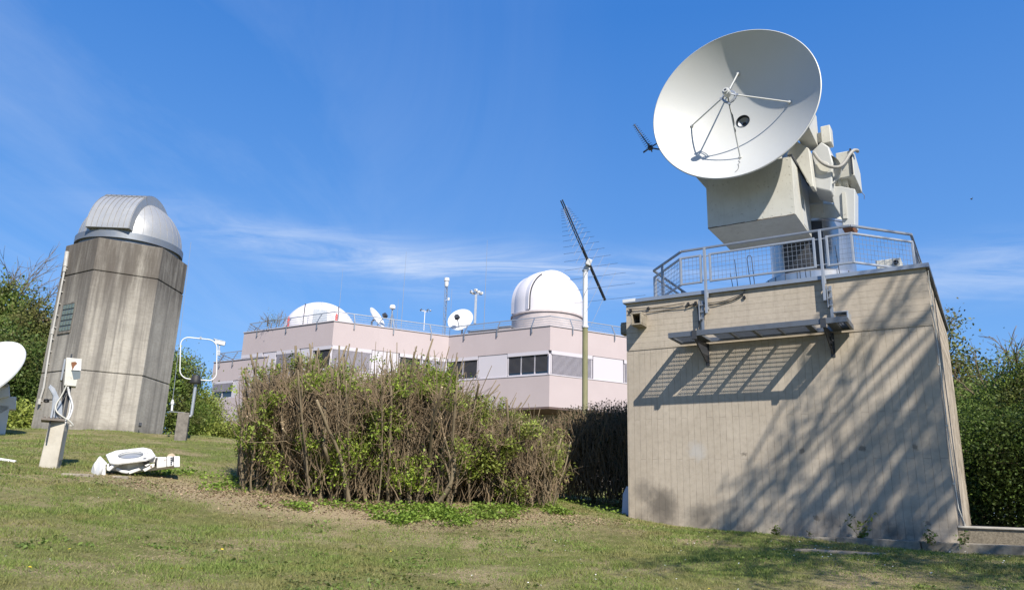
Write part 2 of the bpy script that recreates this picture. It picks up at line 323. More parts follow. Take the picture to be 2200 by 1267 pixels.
def gz(x, y):
    x = np.atleast_1d(np.asarray(x, float)); y = np.atleast_1d(np.asarray(y, float)); out = np.empty(x.shape)
    for i in range(0, len(x), 40000):
        xs, ys = x[i:i + 40000], y[i:i + 40000]
        d2 = (xs[:, None] - CP[None, :, 0]) ** 2 + (ys[:, None] - CP[None, :, 1]) ** 2
        z = _tps(d2) @ _w[:_n] + _w[_n] + _w[_n + 1] * xs + _w[_n + 2] * ys
        rr = np.hypot(xs, ys - 12); t = np.clip((rr - 34) / 26, 0, 1); t = t * t * (3 - 2 * t)
        z = np.clip(z, -3, 5)
        z = z + .018 * (np.sin(xs * 2.1 + ys * .7) + np.sin(ys * 1.7 - xs * .9)) * np.clip((rr + 1) / 5, 0, 1)
        out[i:i + 40000] = z * (1 - t) + 1.5 * t
    return out
def g1(x, y): return float(gz(x, y)[0])
def ground():
    m = Mat('lawn_soil_and_turf', .95, 0, .1); P = m.pos(); n1 = m.noise(.55, P, det=6, rough=.6); n2 = m.noise(2.6, P, det=7, rough=.7); n3 = m.noise(22, P, det=6, rough=.7)
    g = m.mix(m.rng(n2, .35, .65), (.11, .12, .035), (.18, .18, .06)); dry = m.mix(n3, (.22, .17, .095), (.40, .315, .19))
    base = m.mix(m.rng(m.math('ADD', n1, m.math('MULTIPLY', n2, .35)), .62, .84), g, dry); base = m.mix(m.rng(n3, .3, .7, .45, 0), base, (.06, .06, .025))
    v = m.N.new('ShaderNodeVectorMath'); v.operation = 'MULTIPLY'; m.L.new(P, v.inputs[0]); v.inputs[1].default_value = (.45, 1.05, 0)
    d = m.N.new('ShaderNodeVectorMath'); d.operation = 'DISTANCE'; m.L.new(v.outputs[0], d.inputs[0]); d.inputs[1].default_value = (-1.35, 15.2, 0)
    dd = m.math('ADD', d.outputs['Value'], m.math('MULTIPLY', m.math('SUBTRACT', n2, .5), 1.6)); base = m.mix(m.rng(dd, 2.4, 1.3, 0, .85), base, m.mix(n3, (.24, .18, .11), (.42, .33, .21)))
    m.color(base); m.bump(n3, .9, .03); m.bump(n2, .6, .06)
    ax = np.concatenate([-np.geomspace(14, 900, 26)[::-1], np.arange(-13.8, 12.01, .2), np.geomspace(12.3, 900, 26)]); ay = np.concatenate([-np.geomspace(3, 700, 18)[::-1], np.arange(-2.8, 34.01, .2), np.geomspace(34.4, 1000, 26)])
    X, Y = np.meshgrid(ax, ay); Z = gz(X.ravel(), Y.ravel()); V = np.c_[X.ravel(), Y.ravel(), Z]
    nx, ny = len(ax), len(ay); i = np.arange(nx * ny).reshape(ny, nx); F = np.c_[i[:-1, :-1].ravel(), i[:-1, 1:].ravel(), i[1:, 1:].ravel(), i[1:, :-1].ravel()]
    o = fast('ground', V, F, m.mat); o['kind'] = 'structure'; o.data.polygons.foreach_set('use_smooth', [True] * len(F)); return o
ground()

# ------------------------------------------------------------------ concrete instrument building (right)
bb = thing('concrete_building', 'board-marked concrete block on the right carrying the big radio dish', 'building', B0, BRZ)
BM = BF.m; BW, BD, BH = 6.1, 6.1, 5.0
mb = MB(BM); mb.box(0, BW, -BD, 0, -.9, 3.825); mb.box(.012, BW - .012, -BD + .012, -.014, 3.825, 3.85); mb.box(0, BW, -BD, 0, 3.85, BH - .002); mb.build('wall', BOARD, bb)
mb = MB(BM); mb.box(-.05, BW + .05, -BD - .05, .05, BH - .005, BH + .03); mb.box(-.055, BW + .055, .052, .06, BH - .05, BH + .03); mb.box(-.06, -.052, -BD - .05, .05, BH - .05, BH + .03); mb.box(BW + .052, BW + .06, -BD - .05, .05, BH - .05, BH + .03); mb.build('roof_edge', FLASH, bb)
MB(BM).box(BW - .25, BW + .064, -.1, .064, BH - .03, BH + .045).build('roof_edge_cap', WHITE, bb, bevel=.006)
# channel spouts
def spout(m):
    mb = MB(m); mb.box(-.125, .125, 0, .34, -.10, -.065); mb.box(-.125, -.09, 0, .34, -.065, .15); mb.box(.09, .125, 0, .34, -.065, .15); mb.box(-.125, .125, 0, .33, .152, .185); return mb
spout(BM @ Matrix.Translation((5.72, 0, 4.45))).build('drain_spout', CONC, bb, bevel=.01); MB(BM).box(5.63, 5.81, .004, .02, 4.385, 4.60).build('spout_shade_plate', BLACK, bb)  # black plate at the back stands in for the shade inside the spout
spout(BM @ Matrix.Translation((BW, -.55, 4.45)) @ Matrix.Rotation(R(-90), 4, 'Z')).build('drain_spout', CONC, bb, bevel=.01)
# loose wires on the upper wall
mb = MB(BM)
def sag(a, b, s, n=10): return [(a[0] + (b[0] - a[0]) * t, .025 + .01 * math.sin(9 * t), a[1] + (b[1] - a[1]) * t - s * 4 * t * (1 - t)) for t in [i / n for i in range(n + 1)]]
mb.tube(sag((6.05, 4.82), (4.7, 4.80), .03), .008, 5); mb.tube(sag((6.05, 4.72), (4.35, 4.74), .035), .009, 5); mb.tube(sag((4.35, 4.77), (3.42, 4.86), .07), .008, 5); mb.tube(sag((4.28, 4.74), (3.40, 4.86), .10), .009, 5)
mb.tube([(3.40, .03, 4.86), (3.38, .04, 4.93), (3.40, .02, 5.04)], .012, 5); mb.tube([(4.62, .03, 4.8), (4.66, .04, 4.7), (4.56, .04, 4.74), (4.45, .04, 4.78), (4.40, .05, 4.62), (4.39, .03, 4.2)], .012, 5)
for x in (5.98, 5.55, 4.62, 4.45, 3.4): mb.obox((x, .02, 4.78), (.05, .035, .06), (0, .3, 0))
mb.build('cable', BLACK, bb)
mb = MB(BM); mb.tube([(-.03, -.03, 4.9), (-.035, -.03, 3.2), (-.03, -.03, 1.4), (-.05, -.02, .6), (-.12, -.05, .31)], .008, 6)
for z in (4.2, 3.1, 2.0, 1.0): mb.box(-.045, -.002, -.05, -.01, z, z + .03)
mb.build('conduit', CREAM, bb)

# roof railing (octagon)
rl = thing('roof_railing', 'grey steel guard railing with wire mesh panels on the concrete block roof', 'railing', BM @ Vector((3.05, -3, 5.03)), BRZ)
ZT, ZP0, ZP1 = 5.98, 5.215, 5.82
oc = [(4.72, .08), (5.80, -.98), (5.80, -4.9), (4.72, -5.95), (1.22, -5.95), (.24, -4.9), (.24, -1.02), (1.22, .08)]
mb = MB(BM)
for i in range(8): a, b = oc[i], oc[(i + 1) % 8]; mb.bar((a[0], a[1], ZT), (b[0], b[1], ZT), .05, .045)
mb.build('handrail', GALV, rl, bevel=.006)
def panel(path, label=None):                        # bent mesh panel: frame plus wire grid
    mb = MB(BM)
    for a, b in zip(path, path[1:]):
        for z in (ZP0, ZP1): mb.bar((*a, z), (*b, z), .045, .04)
    for p in path: mb.bar((*p, ZP0 - .02), (*p, ZP1 + .02), .045, .05)
    f = mb.build('mesh_panel', GALVL, rl, bevel=.005); w = MB(BM)
    for a, b in zip(path, path[1:]):
        L = math.hypot(b[0] - a[0], b[1] - a[1]); n = max(2, round(L / .085))
        for k in range(1, n): t = k / n; p = (a[0] + (b[0] - a[0]) * t, a[1] + (b[1] - a[1]) * t); w.bar((*p, ZP0), (*p, ZP1), .0055, .0055)
        for k in range(1, 6): z = ZP0 + (ZP1 - ZP0) * k / 6; w.bar((*a, z), (*b, z), .0055, .0055)
    w.build('wire_mesh', GALV, f)
panel([(5.80, -1.02), (4.74, .08), (4.29, .08)]); panel([(4.08, .08), (1.93, .08)]); panel([(1.68, .08), (1.22, .08), (.24, -1.02)]); panel([(.24, -1.1), (.24, -3.0)]); panel([(5.8, -1.1), (5.8, -2.9)])
panel([(.24, -3.1), (.24, -4.8), (1.22, -5.9)]); panel([(5.8, -3.0), (5.8, -4.8), (4.72, -5.9)]); panel([(4.6, -5.95), (1.3, -5.95)])
for x in (4.19, 1.80):
    mb = MB(BM); mb.bar((x, .1, ZT), (x, .1, 4.5), .055, .05)
    for z in (ZP0 + .03, ZP1 - .03): mb.bar((x - .12, .09, z), (x + .12, .09, z), .02, .02)
    mb.obox((x, .075, 4.9), (.09, .03, .12)); mb.obox((x, .03, 4.62), (.06, .1, .06)); mb.build('post', GALVL, rl, bevel=.004)
for x, y in ((5.8, -2.95), (.24, -3.05), (5.45, -.64), (4.2, -5.95), (1.8, -5.95)):
    MB(BM).bar((x, y, ZT), (x, y, 5.03), .055, .05).build('post', GALV, rl, bevel=.004)
# loose bars leaning inside the railing
for x, z1, dx in ((3.62, 5.75, .03), (3.72, 5.45, .04), (2.2, 5.7, .03), (2.32, 5.5, -.01), (1.55, 5.75, .04)):
    solo(MB(BM).tube([(x, -.35, 5.05), (x + dx, -.3, z1)], .008, 5), 'steel_rod', DARKM, 'thin straight dark rod standing behind the wire mesh of the block railing', 'rod', BM @ Vector((x, -.35, 5.05)), BRZ, 'loose rods behind the roof railing')
solo(MB(BM).tube([(3.33, -.3, 5.05), (3.38, -.3, 5.72), (3.36, -.3, 5.78), (3.31, -.3, 5.79), (3.28, -.3, 5.74), (3.25, -.3, 5.1)], .009, 5), 'bent_rod', DARKM, 'dark rod bent into a hairpin loop behind the wire mesh of the block railing', 'rod', BM @ Vector((3.3, -.3, 5.05)), BRZ)
# white equipment box on the roof
eb = thing('equipment_box', 'small cream box with a round black socket behind the railing mesh', 'box', BM @ Vector((.75, -.75, 5.03)), BRZ)
a = BF.y(1881, 560, -.75); b = BF.y(1937, 575, -.75); mbx = MB(BM); mbx.box(min(a.x, b.x), max(a.x, b.x), -1.15, -.75, 5.03, max(a.z, 5.28)); mbx.build('case', CREAM, eb, bevel=.012)
MB(BM).lathe([(0, .03), (.045, .03), (.05, 0)], (min(a.x, b.x) + .09, -.75, max(a.z, 5.28) - .09), (0, 1, 0), 20).build('socket', BLACK, eb)

# grating platform hung on the wall
pt = thing('steel_platform', 'narrow grey steel grating walkway bolted to the front of the concrete block', 'platform', BM @ Vector((3.05, .42, 3.87)), BRZ)
PX0, PX1, PY0, PY1, PZ = 1.33, 4.80, .07, .82, 3.90
mb = MB(BM); mb.box(PX0, PX1, PY1 - .05, PY1, PZ - .03, PZ + .08); mb.box(PX0, PX1, PY0, PY0 + .05, PZ - .03, PZ + .06)
for x in (PX0, PX1 - .05): mb.box(x, x + .05, PY0 + .05, PY1 - .05, PZ - .03, PZ + .07)
for x0, x1 in ((4.12, 4.32), (3.515, 3.565), (3.045, 3.115), (2.585, 2.635), (1.98, 2.1), (1.53, 1.70)): mb.box(x0, x1, PY0 + .05, PY1 - .05, PZ - .02, PZ + .035)
mb.build('frame', GALVD, pt, bevel=.004)
mb = MB(BM)
for x0, x1 in ((4.33, 4.72), (3.57, 3.92), (3.12, 3.51), (2.64, 3.04), (2.11, 2.58), (1.38, 1.52)):
    y = PY0 + .06
    while y < PY1 - .05: mb.box(x0, x1, y, y + .005, PZ + .006, PZ + .0235); y += .057
    n = max(2, int((x1 - x0) / .038))
    for k in range(n + 1): x = x0 + (x1 - x0) * k / n; mb.box(x - .0045, x + .0045, PY0 + .05, PY1 - .05, PZ + .014, PZ + .0225)
mb.build('grating', GALVD, pt)
for x in (4.24, 1.75):
    mb = MB(BM); mb.prism([(.005, 3.45), (.08, 3.43), (.80, 3.80), (.80, 3.86), (.005, 3.86)], x - .012, x + .012, 'x'); mb.box(x - .05, x + .05, .80, .84, 3.80, 3.98); mb.box(x - .04, x + .04, .002, .012, 3.38, 3.86)
    mb.build('bracket', DARKM, pt)
for x in (4.30, 1.70):
    mb = MB(BM); mb.box(x - .03, x + .03, .02, .06, 3.95, 4.80); mb.box(x + .04, x + .06, .02, .13, 4.35, 4.80)
    for z in (4.4, 4.55, 4.7): mb.obox((x + .02, .09, z), (.10, .02, .03))
    mb.build('hanger', GALV, pt, bevel=.004)
sb = MB(BM); sb.box(1.35, 1.62, .15, .18, 3.98, 4.15); sb.box(1.35, 1.38, .18, .45, 3.98, 4.15); sb.box(1.35, 1.62, .18, .45, 4.15, 4.17); sb.box(1.36, 1.6, .2, .44, 4.05, 4.06)
solo(sb, 'steel_tray', GALVL, 'small open bent steel tray on the right end of the grating walkway', 'tray', BM @ Vector((1.5, .3, 3.94)), BRZ, bevel=.004)
# hook of chain hanging under the right bracket
sb = MB(BM)
for k in range(5): sb.lathe([(.032 + .009 * math.cos(t), .009 * math.sin(t)) for t in [i * math.pi / 4 for i in range(8)]], (1.72, .3 - .012 * k, 3.74 - .05 * k), (1, .2 * (k % 2), 0) if k % 2 else (0, 1, 0), 12, closed=True)
solo(sb, 'chain', DARKM, 'short dark chain hanging from the right bracket of the grating walkway', 'chain', BM @ Vector((1.72, .3, 3.45)), BRZ, smooth=True)

# ------------------------------------------------------------------ radio telescope on the roof
rt = thing('radio_telescope', 'large white parabolic radio dish on a cream mount above the concrete block', 'radio telescope', BM @ Vector((3.06, -2.81, 5.03)), BRZ)
EL = R(5.3); AX = Vector((0, math.cos(EL), math.sin(EL))); SX = Vector((1, 0, 0)); SZ = Vector((0, -math.sin(EL), math.cos(EL))); VX = Vector((3.60, -1.5, 9.65)); DR, DD = 1.96, .87
def dp(r, phi, lift=0): return VX + AX * (DD * (r / DR) ** 2 + lift) + (SX * math.cos(phi) + SZ * math.sin(phi)) * r
mb = MB(BM); H0 = .165; K = 28
prof = [(H0 + (DR - H0) * i / K, DD * ((H0 + (DR - H0) * i / K) / DR) ** 2) for i in range(K + 1)] + [(DR + .012, DD + .012), (DR + .03, DD), (DR + .025, DD - .035)] + [(H0 + (DR - H0) * i / K, DD * ((H0 + (DR - H0) * i / K) / DR) ** 2 - .05) for i in range(K, -1, -1)]
mb.lathe(prof, VX, AX, 128, closed=True); reflector = mb.build('reflector', DISHW, rt, smooth=True)
mb = MB(BM)
mb.lathe([(.5, -.06), (.55, -.32), (0, -.32)], VX, AX, 48); mb.lathe([(1.18, .15), (1.22, .15), (1.22, .06), (1.18, .06)], VX, AX, 64, closed=True); mb.build('back_frame', CREAM, rt)
# horn in the centre hole
mb = MB(BM); mb.lathe([(.165, .02), (.158, -.02), (.155, -.28), (0, -.28)], VX, AX, 40); horn = mb.build('horn_housing', DARKM, rt, smooth=True)
mb = MB(BM); mb.lathe([(.06, -.27), (.06, -.12), (.135, -.06), (.14, -.055), (.1, -.1), (.05, -.12), (.04, -.2), (0, -.2)], VX, AX, 32); mb.build('horn', GALV, horn, smooth=True)
mb = MB(BM); mb.lathe([(.108 + .014 * math.cos(t), -.1 + .014 * math.sin(t)) for t in [i * math.pi / 4 for i in range(8)]], VX, AX, 32, closed=True); mb.build('horn_ring', RED, horn, smooth=True)
# feed with its ring and the four struts
FT = VX + AX * 1.30
mb = MB(BM); mb.lathe([(0, .14), (.055, .14), (.06, .13), (.06, .10), (.085, .095), (.09, .02), (.085, -.06), (.06, -.1), (.05, -.12), (0, -.12)], FT, AX, 28); feed = mb.build('feed', DISHW, rt, smooth=True)
MB(BM).lathe([(0, .1415), (.028, .1415), (.03, .14)], FT, AX, 16).build('feed_connector', DARKM, feed)
mb = MB(BM); mb.lathe([(.155 + .012 * math.cos(t), -.20 + .012 * math.sin(t)) for t in [i * math.pi / 4 for i in range(8)]], FT, AX, 40, closed=True); mb.lathe([(.17, -.155), (.165, -.15), (.12, -.15), (.12, -.155)], FT, AX, 40, closed=True)
for k in range(4):
    ph = k * math.pi / 2; d = SX * math.cos(ph) + SZ * math.sin(ph); mb.bar(FT + d * .06 - AX * .06, FT + d * .19 - AX * .20, .03, .02); mb.obox(FT + d * .19 - AX * .17, (.05, .05, .05))
mb.build('feed_ring', GALVL, feed, smooth=True)
for k in range(4):
    ph = k * math.pi / 2; d = SX * math.cos(ph) + SZ * math.sin(ph); e = dp(1.18, ph); mb = MB(BM); mb.tube([FT + d * .19 - AX * .18, e + AX * .02], .0185, 10); mb.lathe([(.045, 0), (.045, .02), (.03, .045), (0, .05)], e, AX, 12); st = mb.build('feed_strut', DISHW, rt, smooth=True)
    if k == 3:
        w = MB(BM); a = FT + d * .19 - AX * .18; t = [a.lerp(e, i / 14) + Vector((random.uniform(-.03, .03), .02, random.uniform(-.01, .01))) for i in range(9)]; w.tube(t, .008, 5)
        w.build('feed_cable', BLACK, st); w = MB(BM); t = [dp(1.18 + .6 * i / 9, ph + random.uniform(-.02, .02), .012) for i in range(10)]; w.tube(t, .005, 5).build('loose_wire', DARKM, st)
# equipment cabin under the dish
mb = MB(BM); mb.box(2.53, 4.57, -3.27, -1.44, 7.0, 8.44)
for z in (7.06, 8.38):
    for x in np.arange(2.62, 4.55, .21): mb.obox((x, -1.437, z), (.022, .012, .022))
for x in (2.585, 4.515):
    for z in np.arange(7.2, 8.3, .2): mb.obox((x, -1.437, z), (.022, .012, .022))
cab = mb.build('cabin', CREAM, rt, bevel=.005)
mb = MB(BM); mb.box(2.524, 2.53, -3.2, -2.35, 7.06, 8.38); mb.box(2.505, 2.524, -2.42, -2.39, 7.6, 7.75); mb.box(2.505, 2.524, -2.5, -2.39, 7.73, 7.75); mb.build('cabin_door', DISHW, cab, bevel=.003)
mb = MB(BM); x = 2.55
while x < 4.5:
    w_ = random.uniform(.03, .16); mb.box(x, x + w_, -1.4395, -1.4365, 6.992, 7.0 + random.uniform(.004, .022)); x += w_ - .002
mb.build('chipped_edge', paint('chipped_dark_edge', (.09, .07, .05), .8), cab); mb = MB(BM); mb.bar((2.56, -1.44, 8.46), (2.52, -3.3, 8.44), .10, .07); mb.build('cabin_edge', DARKM, cab)
mb = MB(BM); mb.prism([(-1.55, 8.44), (-1.55, 9.1), (-1.75, 9.3), (-2.9, 9.3), (-3.1, 8.44)], 2.85, 4.3, 'x'); mb.build('hub_box', CREAM, rt, bevel=.015)
mb = MB(BM); mb.prism([(4.57, 8.45), (4.57, 8.05), (4.95, 8.6), (4.9, 8.75)], -1.9, -1.5, 'y'); mb.build('hub_bracket', CREAM, rt, bevel=.01)
# yoke plate beside the hub, yoke drum, leg
y0 = -2.0
def yp(*q, Y): return [(BF.y(1480 + x * .3, 220 + y * .3, Y).x, BF.y(1480 + x * .3, 220 + y * .3, Y).z) for x, y in q]
mb = MB(BM); mb.prism(yp((700, 372), (760, 270), (860, 330), (895, 605), (870, 605), (745, 385), Y=-2.0), -2.35, -2.0, 'y'); mb.build('yoke_plate', CREAM, rt, bevel=.02)
mb = MB(BM); mb.prism(yp((880, 350), (950, 280), (1003, 318), (1032, 430), (1024, 590), (1018, 640), (885, 610), Y=-2.4), -3.3, -2.4, 'y'); yk = mb.build('yoke', DISHW, rt, bevel=.03)
mb = MB(BM); mb.lathe([(.0, 0), (.36, 0), (.40, .02), (.42, .05), (.42, .12)], (2.03, -2.53, 8.35), (0, 1, 0), 40, a0=0); mb.build('yoke_drum', DISHW, yk, smooth=True)
mb = MB(BM); mb.prism(yp((885, 612), (1030, 600), (1090, 600), (1190, 620), (1190, 880), (1100, 885), (1095, 830), (1040, 740), (1020, 665), (960, 640), Y=-2.75), -3.25, -2.75, 'y'); leg = mb.build('yoke_leg', DISHW, rt, bevel=.02)
mb = MB(BM); mb.prism(yp((1095, 640), (1120, 640), (1135, 830), (1105, 830), Y=-2.70), -2.75, -2.70, 'y'); mb.build('leg_rib', CREAM, leg)
mb = MB(BM); mb.prism(yp((1095, 880), (1188, 882), (1186, 925), (1165, 895), (1100, 905), Y=-2.8), -3.2, -2.8, 'y'); mb.build('leg_foot', RUST, leg)
mb = MB(BM); c_ = BF.y(1480 + .3 * 955, 220 + .3 * 470, -2.4)
for k in range(10): a_ = 2 * math.pi * k / 10; mb.lathe([(.018, -.012), (.018, .012), (0, .014)], (c_.x + .13 * math.cos(a_), -2.4, c_.z + .13 * math.sin(a_)), (0, 1, 0), 6)
mb.lathe([(.17, -.01), (.17, .008), (.16, .012), (0, .012)], (c_.x, -2.4, c_.z), (0, 1, 0), 28); mb.build('inspection_cover', CREAM, yk)
# counterweight box behind the dish rim
mb = MB(BM); mb.add([(2.42, -1.75, 9.05), (2.08, -1.45, 9.05), (2.10, -2.70, 9.05), (2.45, -2.68, 9.05), (2.42, -1.75, 9.5), (2.08, -1.45, 9.95), (2.10, -2.70, 9.95), (2.45, -2.68, 9.9)], [(0, 1, 2, 3), (4, 7, 6, 5), (0, 4, 5, 1), (1, 5, 6, 2), (2, 6, 7, 3), (3, 7, 4, 0)])
mb.build('counterweight', CREAM, rt, bevel=.012)
mb = MB(BM); a = BF.y(1762, 272, -2.4); b = BF.y(1786, 305, -2.4); mb.box(b.x, a.x, -2.75, -2.4, b.z, a.z); mb.box(a.x, 2.15, -2.68, -2.5, b.z + .1, a.z - .1); mb.build('motor_box', CREAM, rt, bevel=.02)
# drive on the elevation axis: neck and box with slanted lid
mb = MB(BM); mb.lathe([(.30, 0), (.30, .05), (.27, .06), (.27, .13), (.31, .14), (.31, .2), (.25, .21), (.25, .35)], (1.9, -3.05, 8.28), (-1, 0, 0), 40); nk = mb.build('drive_neck', CREAM, rt, smooth=True)
mb = MB(BM); mb.add([(1.75, -2.72, 8.2), (1.37, -2.69, 8.2), (1.375, -3.9, 8.2), (1.75, -3.9, 8.2), (1.75, -2.72, 8.88), (1.37, -2.69, 8.86), (1.375, -3.2, 8.98), (1.75, -3.2, 9.0), (1.375, -3.9, 8.75), (1.75, -3.9, 8.75)],
       [(0, 1, 2, 3), (0, 4, 5, 1), (4, 7, 6, 5), (7, 9, 8, 6), (3, 2, 8, 9), (1, 5, 6, 8, 2), (0, 3, 9, 7, 4)])
mb.build('drive_box', CREAM, rt, bevel=.02)
mb = MB(BM); mb.box(1.39, 1.43, -2.72, -2.66, 8.25, 8.9); mb.build('drive_box_trim', DARKM, rt); MB(BM).tube([(1.39, -3.85, 8.22), (1.33, -3.85, 8.12), (1.34, -3.85, 8.02)], .008, 5).build('loose_wire', DARKM, rt)
pts = [BF.y(1480 + x * .3, 220 + y * .3, Y) for x, y, Y in ((895, 360, -2.32), (925, 405, -2.3), (965, 440, -2.28), (1020, 462, -2.3), (1075, 462, -2.35), (1115, 430, -2.42), (1150, 375, -2.5), (1180, 345, -2.6), (1205, 345, -2.75), (1208, 352, -2.95))]
def smoothpath(p, n=4):
    out = []
    for i in range(len(p) - 1):
        a, b, c, d = p[max(i - 1, 0)], p[i], p[i + 1], p[min(i + 2, len(p) - 1)]
        for k in range(n): t = k / n; out.append(.5 * (2 * b + (c - a) * t + (2 * a - 5 * b + 4 * c - d) * t * t + (3 * b - a - 3 * c + d) * t ** 3))
    return out + [p[-1]]
MB(BM).tube(smoothpath(pts), .04, 10).build('hose', paint('grey_hose', (.30, .29, .27), .6, dirt=.3, scale=9), rt, smooth=True)
# pedestal: cylinder and flared base
PC = (2.75, -4.3); PR_ = 1.02; zd = BF.y(1640, 592, PC[1] + 1.2).z; zt_ = BF.y(1765, 462, PC[1]).z; zm = BF.y(1765, 500, PC[1]).z
mb = MB(BM); mb.lathe([(PR_, zd), (PR_, zm), (PR_ + .025, zm + .01), (PR_ + .025, zm + .06), (PR_, zm + .07)], (*PC, 0), n=72); ped = mb.build('pedestal', CHROME, rt, smooth=True)
mb = MB(BM); mb.lathe([(PR_, zm + .07), (PR_, zt_ - .05), (PR_ - .04, zt_), (.6, zt_ + .02), (.6, 8.6), (0, 8.6)], (*PC, 0), n=72); mb.build('turret', CREAM, rt, smooth=True)
mb = MB(BM); mb.lathe([(1.27, 5.02), (1.27, zd - .05), (1.24, zd - .01), (PR_, zd + .02)], (*PC, 0), n=72); bf = mb.build('base_drum', CHROME, ped, smooth=True)
mb = MB(BM)
for k in range(26): a_ = 2 * math.pi * k / 26; mb.obox((PC[0] + 1.271 * math.cos(a_), PC[1] + 1.271 * math.sin(a_), (5.03 + zd) / 2), (.010, .02, zd - 5.1), (0, 0, a_))
mb.build('drum_seams', GALVD, ped)
MB(BM).lathe([(PR_ + .01, zd + .05), (PR_ + .02, zd + .07), (PR_ + .02, zm - .03), (PR_ + .01, zm - .01)], (*PC, 0), n=20, a0=R(60), a1=R(116)).build('access_hatch', DARKM, ped, smooth=True)
mb = MB(BM); xr = BF.y(1480 + .3 * 962, 220 + .3 * 700, -3.4).x; mb.box(xr, 3.3, -4.4, -3.4, zt_ - .3, 8.7); mb.build('bearing_housing', CREAM, rt, bevel=.02)
# small yagi on an arm behind the rim
ya = thing('yagi_antenna', 'small dark multi-element antenna sticking out left of the big dish', 'antenna', BM @ Vector((5.3, -1.3, 9.1)), BRZ)
A = [BF.y(1340 + x * .3, 40 + y * .3, -1.2) for x, y in ((75, 760), (190, 925), (240, 935), (140, 960), (205, 955))]
mb = MB(BM); mb.tube([A[0], A[1]], .016, 6); mb.tube([A[1], A[2], A[2] + Vector((-.12, -.1, 0)), dp(1.92, R(-14), -.04)], .02, 6); mb.build('boom', DARKM, ya)
mb = MB(BM); bd = (A[1] - A[0]).normalized(); e1 = Vector((0, .75, .3)); e1 = (e1 - bd * e1.dot(bd)).normalized(); e2 = bd.cross(e1)
for k in range(13):
    c = A[0].lerp(A[1], k / 12 * .93 + .02); h = .055 + .004 * k; mb.tube([c - e2 * h, c + e2 * h], .0065, 4); mb.tube([c - e1 * h, c + e1 * h], .0065, 4)
mb.build('element', DARKM, ya)
mb = MB(BM)
for d in (e1, e2): mb.tube([A[1] - d * .2, A[1] + d * .2], .017, 6)
mb.obox(A[1], (.1, .1, .1)); mb.tube([A[3], A[1], A[2]], .02, 6); mb.build('reflector_cross', DARKM, ya)

# ------------------------------------------------------------------ kerb, step, yard at the right foot of the block
mb = MB(BM); mb.box(-9, -.005, -.32, -.02, -.8, .27); o = mb.build('kerb', plain_concrete('exposed_aggregate', (.26, .22, .16), (.10, .085, .065), 30)); o['kind'] = 'structure'
mb = MB(BM); mb.box(-9, -.004, -.36, .01, .274, .31); o = mb.build('kerb_top', CONCL, bevel=.01); o['kind'] = 'structure'
mb = MB(BM)
for x0, x1 in ((-9, -4), (-3.99, -1.2), (-1.19, .55), (.56, 1.9), (1.91, 3.3)): mb.box(x0, x1, .008, .42 + .02 * math.sin(x0), -.6, .035 + .008 * math.sin(3 * x0))
o = mb.build('foot_path', CONC, bevel=.012); o['kind'] = 'structure'
mb = MB(BM); mb.box(-30, -.006, -22, -.37, -.9, .265); o = mb.build('asphalt_yard', plain_concrete('asphalt', (.07, .07, .072), (.045, .045, .048), 20)); o['kind'] = 'structure'
def hit(px, py):
    for i in range(60, 340):
        p = atr(px, py, i * .1)
        if p.z <= g1(p.x, p.y): p.z = g1(p.x, p.y); return p
st = MB(); p = hit(1802, 1189); st.m = Frame(p, BRZ + .05).m; st.prism([(-.62, -.12), (.5, -.17), (.6, .05), (.2, .16), (-.5, .14)], -.1, .035)
solo(st, 'paving_stone', plain_concrete('worn_stone', (.36, .29, .21), (.2, .16, .11), 6), 'flat pale paving stone sunk in the lawn before the concrete block', 'stone', p, bevel=.02)
pb = BM @ Vector((BW + .12, -.55, 0)); mb = MB(Matrix.Translation(Vector((pb.x, pb.y, g1(pb.x, pb.y)))) @ Matrix.Rotation(BRZ, 4, 'Z')); mb.prism([(-.2, 0), (.2, 0), (.17, .45), (.08, .62), (-.16, .62), (-.2, .4)], -.12, .2, 'y'); mb.box(-.21, .21, -.135, -.12, .28, .31)
solo(mb, 'plastic_bin', paint('pale_blue_plastic', (.42, .52, .74), .45, dirt=.1), 'pale blue plastic bin peeking out at the left foot of the concrete block', 'bin', Vector((pb.x, pb.y, g1(pb.x, pb.y))), BRZ, bevel=.02)

# ------------------------------------------------------------------ observatory tower (left)
def hexa():
    q = [(-1.915, 3.056), (-1.706, 2.936), (-1.488, 3.057), (-1.477, 3.292)]; return [Vector((a * TOW_S, b * TOW_S, 0)) for a, b in q]
hq = hexa(); HE = 2.2; d1 = Vector((math.sin(R(61.5)), math.cos(R(61.5)), 0)); mid = (hq[1] + hq[2]) / 2; HC = mid + Vector((-d1.y, d1.x, 0)) * HE * math.sqrt(3) / 2
TF = Frame((HC.x, HC.y, 3.55), math.atan2(d1.y, d1.x)); TM = TF.m; TZ = 1.6 + TOW_S - 3.55
hexp = lambda r: [(r * math.cos(R(60 * k)), r * math.sin(R(60 * k))) for k in range(6)]
tw = thing('observatory_tower', 'tall hexagonal stained concrete tower with a grey metal dome on top', 'tower', TF.o, TF.rz)
mb = MB(TM); zj = [-1.5, .53 * 1 + .0, TZ]; J1, J2 = 1.6 + 31.0 * .1325 - 3.55, 1.6 + 31.0 * .2525 - 3.55
lv = [(-1.5, J1 - .02), (J1 + .02, J2 - .02), (J2 + .02, TZ)]
for a, b in lv: mb.prism(hexp(HE), a, b)
for j in (J1, J2): mb.prism(hexp(HE - .035), j - .02, j + .02)
mb.build('wall', TOWERC, tw, bevel=.03)
mb = MB(TM); mb.lathe([(1.86, TZ - .02), (1.86, TZ + .12), (1.97, TZ + .12), (1.97, TZ + .38), (1.9, TZ + .40)], n=72); mb.build('dome_ring', paint('dark_zinc', (.20, .22, .25), .5, metal=.5, dirt=.3), tw, smooth=True)
